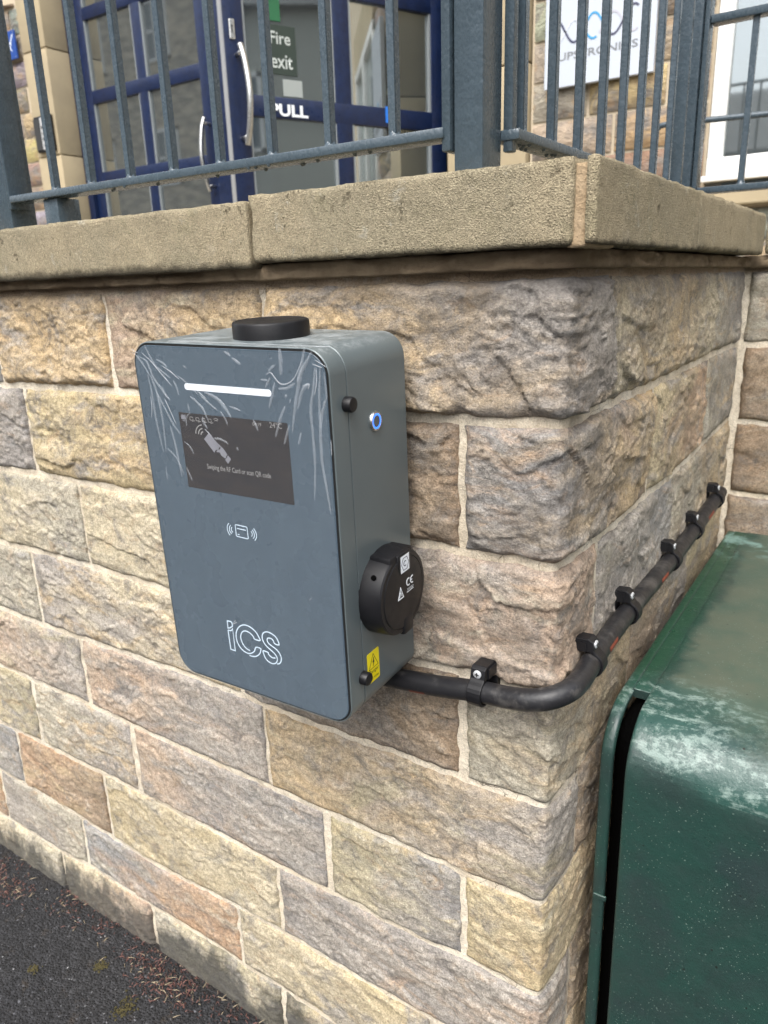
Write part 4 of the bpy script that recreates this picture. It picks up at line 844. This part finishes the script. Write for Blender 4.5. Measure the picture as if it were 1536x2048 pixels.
for k, s_ in enumerate(LOGO):
    pts = s_ if k < 2 else [(p.x, p.y) for p in smooth_pts([Vector(q+(0,)) for q in s_], 3)]
    m.stroke(pts, .00135, ff, -.0001, .0002)
m.build('ics_logo', M_ink, ch)
m = MB(); m.stroke([(-.030, -.1195), (-.0235, -.1160)], .0010, ff, 0, .0002); m.stroke([(-.029, -.1175), (-.0250, -.1135)], .0007, ff, 0, .0002); m.stroke([(.088, -.062), (.092, -.058)], .0004, ff, 0, .0002); m.build('scratch', M_wrinkle2, ch)
# protective film with wrinkles
fl = MB().prism(rrect(-.1292, .1292, -.2058, .2015, .022, 8), ff, .00060, .00068).build('protective_film', M_film, ch)
def wrinkle(pts, w, mat_i):
    P = [(p.x, p.y) for p in smooth_pts([Vector(q+(0,)) for q in pts], 5)] if len(pts) > 2 else [(pts[0][0]+(pts[1][0]-pts[0][0])*k/6, pts[0][1]+(pts[1][1]-pts[0][1])*k/6) for k in range(7)]
    n = len(P); V = []; F = []; rr = random.Random(int(abs(pts[0][0])*1e6))
    for i, p in enumerate(P):
        a = Vector(P[max(i-1, 0)]); c = Vector(P[min(i+1, n-1)]); t = (c-a).normalized(); nn = Vector((-t.y, t.x))
        k = math.sin(math.pi*(i+.35)/(n-1+.7))**.45*rr.uniform(.8, 1.15)
        for s_, h in ((-1, 0), (-.75, .5), (-.25, .9), (.25, .9), (.75, .5), (1, 0)):
            q = Vector(p)+nn*s_*w*.5*k; V.append(ff(q.x, q.y, .0008+h*w*.28*k))
    for i in range(n-1):
        for j in range(5): b0 = i*6+j; F.append([b0, b0+1, b0+7, b0+6])
    return V, F
mw, mh = MB(), MB()
for pts, w in FILM:
    if len(pts) < 2: continue
    V, F = wrinkle(pts, max(w*1.8, .0014), 0); q_ = MB(); q_._add(V, F); q_.build('wrinkle', M_wrinkle, fl, smooth=True)
    if w < .0011:
        V, F = wrinkle([(x+.0001, z+.0001) for x, z in pts], .0006, 0); q_ = MB(); q_._add(V, F); q_.build('crease', M_wrinkle2, fl, smooth=True)
rf = random.Random(21)
for k in range(230): # air specks under the film, gathered near the top edge
    cx = rf.choice([rf.gauss(-.01, .016), rf.gauss(.06, .02), rf.uniform(-.12, .12)]); cz = .199-abs(rf.gauss(0, .014)) if k < 170 else rf.uniform(.04, .2)
    if abs(cx) > .127: continue
    r = rf.uniform(.0002, .00055); mw._add([ff(cx+r*math.cos(t), cz+r*math.sin(t), .0008) for t in [j*math.pi/3 for j in range(6)]]+[ff(cx, cz, .0008+r*.7)], [[j, (j+1) % 6, 6] for j in range(6)])
tag(mw.build('air_speck', M_wrinkle, fl, smooth=True), kind='stuff')
# side furniture; side plane x = W2
fx = lambda u, v, d: (W2+d, u, v)
for z in (.1498, -.1589):
    MB().lathe([(.0078, -.001), (.0078, .0075), (.0070, .0088), (.0060, .0090)], (W2, .0243, z), (1, 0, 0), 24).build('lock_cap', M_blackpl, ch, autos=40)
bt = MB().lathe([(.0106, -.001), (.0106, .0016), (.0098, .0026), (.0082, .0026), (.0080, .0018)], (W2, .0748, .1222), (1, 0, 0), 32).build('push_button', M_chrome, ch, autos=40)
MB().lathe([(.0080, .0015), (.0080, .0026), (.0064, .0026), (.0064, .0015)], (W2, .0748, .1222), (1, 0, 0), 32).build('light_ring', M_led, bt)
MB().lathe([(.0063, .0010), (.0063, .0024), (.0057, .0027)], (W2, .0748, .1222), (1, 0, 0), 32).build('button_centre', plain('dark_brushed_metal', (.16, .17, .18), .45, .6), bt)
SY, SZ = .0760, -.0705
sock = MB().lathe([(.0510, -.001), (.0508, .004), (.0500, .018), (.0492, .0245), (.0475, .0262), (.0430, .0264), (.0428, .0250)], (W2, SY, SZ), (1, 0, 0), 56).build('socket_housing', M_blackpl, ch, autos=30)
m = MB(); m.lathe([(.0424, .020), (.0424, .0262), (.0414, .0270), (.030, .0280)], (W2, SY, SZ), (1, 0, 0), 56)
m.build('socket_lid', M_blackpl, sock, autos=30)
m = MB(); m.box(W2-.001, W2+.0262, SY-.025, SY+.023, SZ+.034, SZ+.0490, .003, 2); m.build('hinge_block', M_blackpl, sock, autos=40)
m = MB(); m.box(W2+.010, W2+.0285, SY-.0120, SY+.0155, SZ+.024, SZ+.0480, .0022, 2); m.build('hinge_tongue', M_blackpl, sock, autos=40)
m = MB(); m.box(W2+.004, W2+.0285, SY-.004, SY+.018, SZ-.0525, SZ-.030, .003, 2); m.build('latch_tab', M_blackpl, sock, autos=40)
MB().lathe([(.0030, 0), (.0030, .0012), (.0014, .0013)], (W2+.014, SY-.040, SZ+.0315), (0, -.75, .6), 14).build('hinge_pin', M_gap, sock)
fz = lambda u, v, d: (W2+.0286+d, u, v)
sx_ = lambda p: (SY+(p[0]-.0737)*1.0, p[1]-.0028)
q4 = [(SY-.0075, SZ+.0450), (SY+.0105, SZ+.0450), (SY+.0105, SZ+.0255), (SY-.0075, SZ+.0255)]
MB().prism(q4, fz, 0, .0002).build('hexagon_label', M_sticker, sock)
m = MB(); cx, cz = SY+.0015, SZ+.0352; m.stroke([(cx+.0078*math.cos(math.radians(a_)), cz+.0082*math.sin(math.radians(a_))) for a_ in range(0, 361, 60)], .0006, fz, .00015, .0004)
m.stroke(arc(cx, cz, .0030, 50, 310), .0010, fz, .00015, .0004); m.build('hexagon_c_mark', plain('navy_ink', (.02, .03, .07), .5), sock)
fz2 = lambda u, v, d: (W2+.0281+d, u, v)
m = MB(); ax_, az_ = SY+.0085, SZ+.010
m.stroke(arc(ax_, az_, .0042, 60, 300), .0013, fz2, 0, .0003); m.stroke(arc(ax_+.0085, az_, .0042, 70, 290), .0013, fz2, 0, .0003); m.stroke([(ax_+.0045, az_), (ax_+.0080, az_)], .0013, fz2, 0, .0003)
m.stroke([(ax_-.004, az_-.0115), (ax_+.0105, az_-.0115)], .0005, fz2, 0, .0003)
m.build('ce_mark', M_sticker, sock)
text_obj('code_print', '0000362', M_sticker, sock, fz2, ax_-.0035, ax_+.0105, az_-.0100, None, .0003)
m = MB(); tx, tz = SY-.0090, SZ+.0030; m.stroke([(tx-.0055, tz-.0065), (tx, tz+.0065), (tx+.0055, tz-.0065), (tx-.0055, tz-.0065)], .0013, fz2, 0, .0003, closed=True); m.stroke([(tx-.0025, tz-.0045), (tx, tz+.001), (tx+.0022, tz-.0045)], .0009, fz2, 0, .0003); m.build('triangle_mark', M_sticker, sock)
# danger sticker
stk = MB().prism(rrect(.0348, .0592, -.1755, -.1368, .0020, 4), fx, 0, .0003).build('danger_sticker', M_yellow, ch)
m = MB(); m.stroke([(.0374, -.1578), (.0470, -.1400), (.0566, -.1578), (.0374, -.1578)], .0006, fx, .0002, .0005, closed=True); m.build('warning_triangle', M_inkk, stk)
m = MB(); m.prism([(.0478, -.1452), (.0450, -.1508), (.0468, -.1508), (.0458, -.1562), (.0492, -.1496), (.0474, -.1496), (.0490, -.1452)], fx, .0002, .0005); m.build('lightning_bolt', M_inkk, stk)
text_obj('danger_lettering', 'Danger', M_inkk, stk, fx, .0372, .0572, -.1655, None, .0005)
text_obj('volts_lettering', '400 Volts', M_inkk, stk, fx, .0378, .0566, -.1722, None, .0005)
# round antenna cap on top
MB().lathe([(.0418, -.002), (.0418, .0145), (.0408, .0165), (.0385, .0175), (.0375, .0175), (.0370, .0171), (.01, .0175)], (.0082, .072, HT), (0, 0, 1), 56).build('antenna_cap', M_blackpl, ch, autos=30)
# scratched film edge on top, dust
m = MB(); m.box(-.087, .128, .012, .0122, HT-.0002, HT+.0003); m.build('film_edge', M_wrinkle2, ch)

# ------------------------------------------------------------------ armoured cable and its clips
pth = [(-.30, -.036, .948), (-.23, -.036, .957), (-.170, -.037, .964), (-.124, -.038, .970), (-.069, -.040, .980), (-.035, -.042, .984), (-.008, -.043, .989), (.014, -.036, .994), (.030, -.018, .999), (.0345, .008, 1.0015), (.033, .045, 1.003), (.030, .10, 1.003), (.028, .21, 1.003), (.028, .45, 1.000), (.028, .61, 1.003), (.028, .76, 1.010), (.028, .85, 1.014)]
cb = thing('armoured_cable', 'black armoured cable bending round the wall corner from the charger', 'cable', (0, 0, 0))
sp_ = smooth_pts([Vector(p) for p in pth], 7)
M_cable = (lambda n: n.fin(col=n.mix(n.mr(n.noise(n.pos((1, 1, 1)), 28, 5, .7), .50, .68), (.014, .014, .016), (.055, .052, .050)), rough=n.ramp(n.noise(n.pos(), 50, 4), [(.3, .30), (.7, .55)]), normal=n.bump(n.noise(n.pos(), 120, 4, .6), .0010, .6), spec=.45))(NT('scuffed_black_sheath'))
MB().tube(sp_, .0130, 20).build('sheath', M_cable, cb, smooth=True)
def on_cable(s0, s1, ang, w_, name, mat):
    """thin printed patch lying on the sheath between sample indices"""
    V, F = [], []; idx = np.linspace(s0, s1, 8)
    for f in idx:
        i = int(f); g = f-i; p = sp_[i]*(1-g)+sp_[min(i+1, len(sp_)-1)]*g; t = (sp_[min(i+1, len(sp_)-1)]-sp_[max(i-1, 0)]).normalized()
        nrm = Vector((t.y, -t.x, 0)).normalized(); up = nrm.cross(t)*-1
        if up.z < 0: up = -up
        for k in range(4):
            a_ = math.radians(ang+(k-1.5)*w_); V.append(p+.0132*(math.cos(a_)*nrm+math.sin(a_)*up))
    for i in range(7):
        for k in range(3): F.append([i*4+k, i*4+k+1, i*4+k+5, i*4+k+4])
    m = MB(); m._add(V, F); return m.build(name, mat, cb, smooth=True)
def fspan(y0, y1):
    ii = [i for i, p in enumerate(sp_) if y0 <= p.y <= y1]; return ii[0], ii[-1]
on_cable(15, 18.5, -38, 7, 'red_print', M_red)
for y0, y1, n_ in ((.085, .125, 2), (.33, .385, 1), (.29, .315, 1), (.66, .74, 1)):
    s0, s1 = fspan(y0, y1) if len([1 for p in sp_ if y0 <= p.y <= y1]) > 1 else (0, 0)
    if s1 > s0: on_cable(s0, s1, 8, 9, 'red_print', plain('orange_red_print', (.22, .05, .025), .6))
M_zinc = plain('bright_zinc', (.62, .64, .66), .35, .4)
def clip(label, side, s, zc, dc):
    """saddle clip; local: x along the cable, y out from the wall(-), z up"""
    c = thing('cable_clip', label, 'cable clip', group='cable clips')
    if side == 'f': c.matrix_world = Matrix.Translation((s, 0, zc))
    else: c.matrix_world = Matrix(((0, -1, 0, 0), (1, 0, 0, s), (0, 0, 1, zc), (0, 0, 0, 1)))
    d = dc; fn = lambda u, v, w_: (w_, -u, v)    # u out, v up, w along
    # strap: closed outline wrapping the pipe
    o_, i_ = .0172, .0140
    outer = [(0.006, .031), (d-.002, .0325), (d+.0030, .0295), (d+.0052, .0185)]+[(d+o_*math.cos(math.radians(a_)), o_*math.sin(math.radians(a_))) for a_ in range(63, -111, -15)]+[(d-.008, -.020), (.006, -.019)]
    inner = [(.006, -.0155), (d-.006, -.0150)]+[(d+i_*math.cos(math.radians(a_)), i_*math.sin(math.radians(a_))) for a_ in range(-100, 63, 14)]+[(d+.000, .0158)]
    hw = .0092
    m = MB()
    P = outer+inner+[(.006, .016)]
    m.prism(P, fn, -hw, hw); st = m.build('strap', M_blackpl, c)
    md = st.modifiers.new('bevel', 'BEVEL'); md.width = .0010; md.segments = 2; md.limit_method = 'ANGLE'
    m = MB(); m.box(-.011, .011, -.014, .002, -.020, .0305, .001, 1)
    for x in (-.0098, -.0035, .0035, .0098): m.box(x-.0014, x+.0014, -(d-.004), -.004, .0165, .0290)
    m.build('base', M_blackpl, c)
    sc = MB().lathe([(.0050, 0), (.0050, .0014), (.0040, .0022)], (0, -(d+.0038), .0240), (0, -1, 0), 16).build('screw', M_zinc, c, autos=40)
    MB().box(-.0026, .0026, -(d+.0064), -(d+.0059), .0234, .0246).box(-.0006, .0006, -(d+.00635), -(d+.00585), .0214, .0266).build('cross_slot', M_inkk, sc)
    return c
clip('black cable clip with a bright screw on the front face, just right of the charger', 'f', -.070, .980, .0395)
for lb, s, z in (('black cable clip nearest the corner on the side wall', .055, 1.002), ('second black cable clip round the corner on the side wall', .215, 1.003), ('third black cable clip round the corner, beside the orange print', .450, 1.000), ('fourth black cable clip round the corner on the side wall', .614, 1.003), ('farthest black cable clip, at the end of the cable near the inner corner', .800, 1.012)):
    clip(lb, 's', s, z, .0315 if s < .1 else .0280)

# ------------------------------------------------------------------ green cabinet
cab = thing('utility_cabinet', 'large dark green metal street cabinet with worn paint beside the wall', 'cabinet', (.55, .5, GZ))
def profile_sheet(x0, x1, prof, name, res=.012, seed=1, endcap=True, dp=.05):
    s = [0]; 
    for a_, b_ in zip(prof[:-1], prof[1:]): s.append(s[-1]+math.dist(a_, b_))
    s = np.array(s); yy = np.array([p[0] for p in prof]); zz = np.array([p[1] for p in prof])
    ss = np.unique(np.concatenate([np.arange(0, s[-1], res), s])); ss = ss[np.concatenate([[True], np.diff(ss) > 5e-4])]; y = np.interp(ss, s, yy); z = np.interp(ss, s, zz)
    xs = np.unique(np.concatenate([[x0, x0+.0015, x0+.004], np.arange(x0+.008, x1-.004, res), [x1-.003, x1]])); xs = xs[np.concatenate([[True], np.diff(xs) > 2e-4])]
    X, Yg = np.meshgrid(xs, y); _, Zg = np.meshgrid(xs, z)
    edge = np.minimum(X-x0, x1-X); dr_ = .0016*np.exp(-edge/.0014)
    ty = np.gradient(y, ss); tz = np.gradient(z, ss); ny_, nz_ = tz, -ty
    S2 = np.meshgrid(xs, ss)[1]; dd = .0007*fbm(X*7, S2*7, 3, seed)-dr_
    Yg = Yg-np.abs(ny_)[:, None]*dd; Zg = Zg+np.abs(nz_)[:, None]*dd
    # side walls folded inwards (depth .06)
    P = np.stack([X, Yg, Zg], -1)
    if endcap:
        L = P[:, :1].copy(); L[..., 1] += dp*np.abs(ny_)[:, None]+.002; L[..., 2] -= dp*np.abs(nz_)[:, None]+.002; L[..., 0] += .0005
        R2 = P[:, -1:].copy(); R2[..., 1] += dp*np.abs(ny_)[:, None]+.002; R2[..., 2] -= dp*np.abs(nz_)[:, None]+.002
        P = np.concatenate([L, P, R2], 1)
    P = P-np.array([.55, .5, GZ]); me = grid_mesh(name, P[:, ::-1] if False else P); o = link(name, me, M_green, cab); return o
def cab_profile(yf, zt, r, y_end, z_end, n=14):
    return [(y_end, zt)]+[(yf+r-r*math.sin(math.radians(90*k/n)), zt-r+r*math.cos(math.radians(90*k/n))) for k in range(n+1)]+[(yf, z_end)]
CT = .907
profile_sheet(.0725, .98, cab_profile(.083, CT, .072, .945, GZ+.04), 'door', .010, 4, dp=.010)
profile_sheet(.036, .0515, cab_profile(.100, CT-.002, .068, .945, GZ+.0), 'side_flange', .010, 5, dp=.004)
m = MB(); m.box(.038-.55, 1.0-.55, .302-.5, .955-.5, 0, CT-.004-GZ, .006, 3); m.build('body', M_green, cab, autos=50)
m = MB(); m.box(.0380-.55, .97-.55, .118-.5, .31-.5, .0, CT-.014-GZ, .05, 5); m.build('gap_shade_backing', M_gap, cab)  # black backing close behind the door gap, painting its shade
m = MB(); m.box(.0505-.55, .0735-.55, .185-.5, .944-.5, CT-.014-GZ, CT-.0008-GZ, .0006, 1); m.build('top_strip', M_green, cab)
m = MB(); m.box(.030-.55, 1.01-.55, .11-.5, .96-.5, -.02, .035); m.build('plinth', plain('grey_concrete', (.2, .2, .19), .9), cab)
m = MB(); m.box(.0375-.55, .0555-.55, .0985-.5, .102-.5, .620-GZ, .628-GZ, .001, 1); m.build('weld_seam', M_green, cab)

# ------------------------------------------------------------------ litter, moss and grit at the foot of the wall
def scatter_strips(name, n, fn, mat, seed, L=(.004, .014), wdt=.0008):
    r = random.Random(seed); V, F = [], []
    for k in range(n):
        x, y = fn(r); l = r.uniform(*L); a_ = r.uniform(0, math.pi*2); h = GZ+r.uniform(.001, .008); tl = r.uniform(-.3, .6)
        dx_, dy_ = math.cos(a_)*l/2, math.sin(a_)*l/2; px, py = -math.sin(a_)*wdt, math.cos(a_)*wdt
        b0 = len(V); V += [(x-dx_-px, y-dy_-py, h), (x-dx_+px, y-dy_+py, h+.0008), (x+px, y+py, h+l*.25*tl+.002), (x-px, y-py, h+l*.25*tl+.0012), (x+dx_+px*.3, y+dy_+py*.3, h+l*.2*tl)]
        F += [[b0, b0+1, b0+2, b0+3], [b0+3, b0+2, b0+4]]
    me = bpy.data.meshes.new(name); me.from_pydata(V, [], F); o = link(name, me, mat); tag(o, kind='stuff'); return o
M_litter = (lambda n: n.fin(col=n.ramp(n.noise(n.pos(), 220, 3, .7), [(.3, (.030, .014, .011)), (.5, (.10, .036, .028)), (.7, (.19, .095, .070))]), rough=.7))(NT('red_husk_litter'))
clus = [(-1.42, -.09, .10), (-1.30, -.10, .06), (-1.22, -.12, .05), (-1.07, -.05, .05), (-.96, -.055, .06), (-.82, -.06, .06), (-.70, -.075, .05), (-.76, -.09, .05), (-1.5, -.05, .08), (-.6, -.06, .06), (-.48, -.06, .06), (-1.7, -.06, .1)]
def lit(r):
    c = r.choice(clus+clus[:3]+clus[5:8]+[None])
    if c is None: return r.uniform(-1.9, -.1), -.03-abs(r.gauss(0, .03))
    return c[0]+r.gauss(0, c[2]*.55), min(-.020, c[1]*.72+r.gauss(0, .022))
tag(scatter_strips('leaf_litter', 1000, lit, M_litter, 3, (.004, .012), .0007), 'reddish brown husk litter gathered along the foot of the wall', 'litter')
M_straw = plain('pale_straw', (.30, .24, .16), .8)
tag(scatter_strips('dry_straw', 260, lit, M_straw, 8, (.006, .018), .0004), 'thin pale stalks lying among the reddish litter', 'litter')
def blobs(name, pts, mat, seed):
    r = random.Random(seed); b = MB()
    for x, y, s_ in pts:
        bm2 = bmesh.new(); bmesh.ops.create_icosphere(bm2, subdivisions=1, radius=1)
        M_ = Matrix.Translation((x, y, GZ+.0012)) @ Matrix.Rotation(r.uniform(0, 6), 4, 'Z') @ Matrix.Diagonal((s_*r.uniform(.8, 1.3), s_*r.uniform(.6, 1), s_*r.uniform(.4, .7), 1))
        for v in bm2.verts: v.co = M_ @ (v.co*r.uniform(.75, 1.15))
        bm2.verts.index_update(); b._add([v.co.copy() for v in bm2.verts], [[v.index for v in f.verts] for f in bm2.faces]); bm2.free()
    return tag(b.build(name, mat), kind='stuff')
r5 = random.Random(9)
gp = [(r5.uniform(-1.7, -.2), -r5.uniform(.03, .75), r5.uniform(.0010, .0026)) for _ in range(900)]
tag(blobs('grit', gp, (lambda n: n.fin(col=n.ramp(n.voro(n.pos(), 60, out='Color'), [(.1, (.05, .05, .055)), (.75, (.16, .16, .165)), (.93, (.5, .5, .5))]), rough=.8))(NT('loose_grit')), 5), 'loose pale grit scattered over the black asphalt', 'grit')
mp = []
for cx, cy, cr in ((-.76, -.135, .022), (-.88, -.105, .014), (-1.07, -.24, .013), (-.86, -.33, .022), (-1.19, -.30, .012), (-.70, -.26, .012), (-1.30, -.16, .013), (-.99, -.18, .010)):
    for _ in range(int(cr*5200)): mp.append((cx+r5.gauss(0, cr*.5), cy+r5.gauss(0, cr*.5), r5.uniform(.0012, .0032)))
tag(blobs('moss', mp, (lambda n: n.fin(col=n.ramp(n.noise(n.pos(), 300, 3), [(.3, (.022, .020, .006)), (.7, (.075, .060, .018))]), rough=.95))(NT('dry_moss')), 6), 'small brownish green moss clumps on the asphalt by the wall', 'moss')

# ------------------------------------------------------------------ houses across the street (seen mirrored in the glass)
M_hs = (lambda n: n.fin(col=n.mix(n.mr(n.noise(n.pos((1, 1, 2.5)), 2.2, 5), .35, .65), (.62, .54, .42), (.34, .31, .26)), rough=.9, normal=n.bump(n.voro(n.pos((1, 1, 2)), 3), .05, .6)))(NT('house_stone'))
hs_ = thing('stone_house', 'stone house across the street, seen only mirrored in the door glass', 'house', (-6, -11, GZ))
b = MB(); b.box(-27, -3, -6, 0, 0, 11.2); b.build('wall', M_hs, hs_)
b = MB(); b._add([(-27.3, .3, 11.2), (-2.7, .3, 11.2), (-2.7, -3, 13.5), (-27.3, -3, 13.5), (-27.3, -6.3, 11.2), (-2.7, -6.3, 11.2)], [[0, 1, 2, 3], [3, 2, 5, 4], [0, 3, 4], [1, 5, 2]]); b.build('roof', plain('slate_roof', (.06, .065, .07), .6), hs_)
for x in (-25, -22, -19, -16, -13, -10, -7.5, -4.5):
    for z in (1.0, 4.4, 7.8):
        b = MB(); b.box(x-.55, x+.55, 0, .06, z, z+.08); b.box(x-.55, x+.55, 0, .06, z+1.5, z+1.6); b.box(x-.55, x-.46, 0, .06, z, z+1.6); b.box(x+.46, x+.55, 0, .06, z, z+1.6); b.box(x-.04, x+.04, 0, .05, z, z+1.6); b.box(x-.5, x+.5, 0, .05, z+.75, z+.83)
        w_o = b.build('window', M_white, hs_); MB().box(x-.5, x+.5, .0, .02, z+.05, z+1.55).build('pane', plain('dim_pane', (.10, .13, .15), .1), w_o)

# second house mirrored in the open door leaf
h2_ = thing('stone_house', 'pale stone house right of the terrace, seen only mirrored in the open door', 'house', (13, 0, GZ))
b = MB(); b.box(0, 6, -7, 14, 0, 7.0); b.build('wall', plain('pale_render', (.40, .41, .37), .9), h2_)
b = MB(); b._add([(-.3, -7.3, 7), (-.3, 14.3, 7), (3, 14.3, 9.5), (3, -7.3, 9.5), (6.3, -7.3, 7), (6.3, 14.3, 7)], [[0, 1, 2, 3], [3, 2, 5, 4], [0, 3, 4], [1, 5, 2]]); b.build('roof', plain('slate_roof', (.06, .065, .07), .6), h2_)
for y in (-5, -2, 1, 4, 7, 10):
    for z in (1.0, 4.2):
        b = MB(); b.box(-.06, 0, y-.55, y+.55, z, z+.08); b.box(-.06, 0, y-.55, y+.55, z+1.5, z+1.6); b.box(-.06, 0, y-.55, y-.46, z, z+1.6); b.box(-.06, 0, y+.46, y+.55, z, z+1.6); b.box(-.05, 0, y-.04, y+.04, z, z+1.6)
        w_o = b.build('window', M_white, h2_); MB().box(-.02, 0, y-.5, y+.5, z+.05, z+1.55).build('pane', plain('dim_pane', (.10, .13, .15), .1), w_o)

# low stone cottage behind the viewer: mirrored as a brownish band in the charger's glossy front and screen
h3_ = thing('stone_cottage', 'low brown stone cottage behind the viewer, seen only mirrored in the charger front', 'house', (0, -12, GZ))
b = MB(); b.box(-7, 9, -5, 0, 0, 3.6); b.build('wall', M_hs, h3_)
b = MB(); b._add([(-7.3, .3, 3.6), (9.3, .3, 3.6), (9.3, -2.5, 5.2), (-7.3, -2.5, 5.2), (-7.3, -5.3, 3.6), (9.3, -5.3, 3.6)], [[0, 1, 2, 3], [3, 2, 5, 4], [0, 3, 4], [1, 5, 2]]); b.build('roof', plain('slate_roof', (.06, .065, .07), .6), h3_)
for x in (-5, -1.5, 3, 6.5):
    b = MB(); b.box(x-.6, x+.6, 0, .06, 1, 1.08); b.box(x-.6, x+.6, 0, .06, 2.3, 2.4); b.box(x-.6, x-.5, 0, .06, 1, 2.4); b.box(x+.5, x+.6, 0, .06, 1, 2.4)
    w_o = b.build('window', M_white, h3_); MB().box(x-.5, x+.5, 0, .02, 1.05, 2.35).build('pane', plain('dim_pane', (.10, .13, .15), .1), w_o)
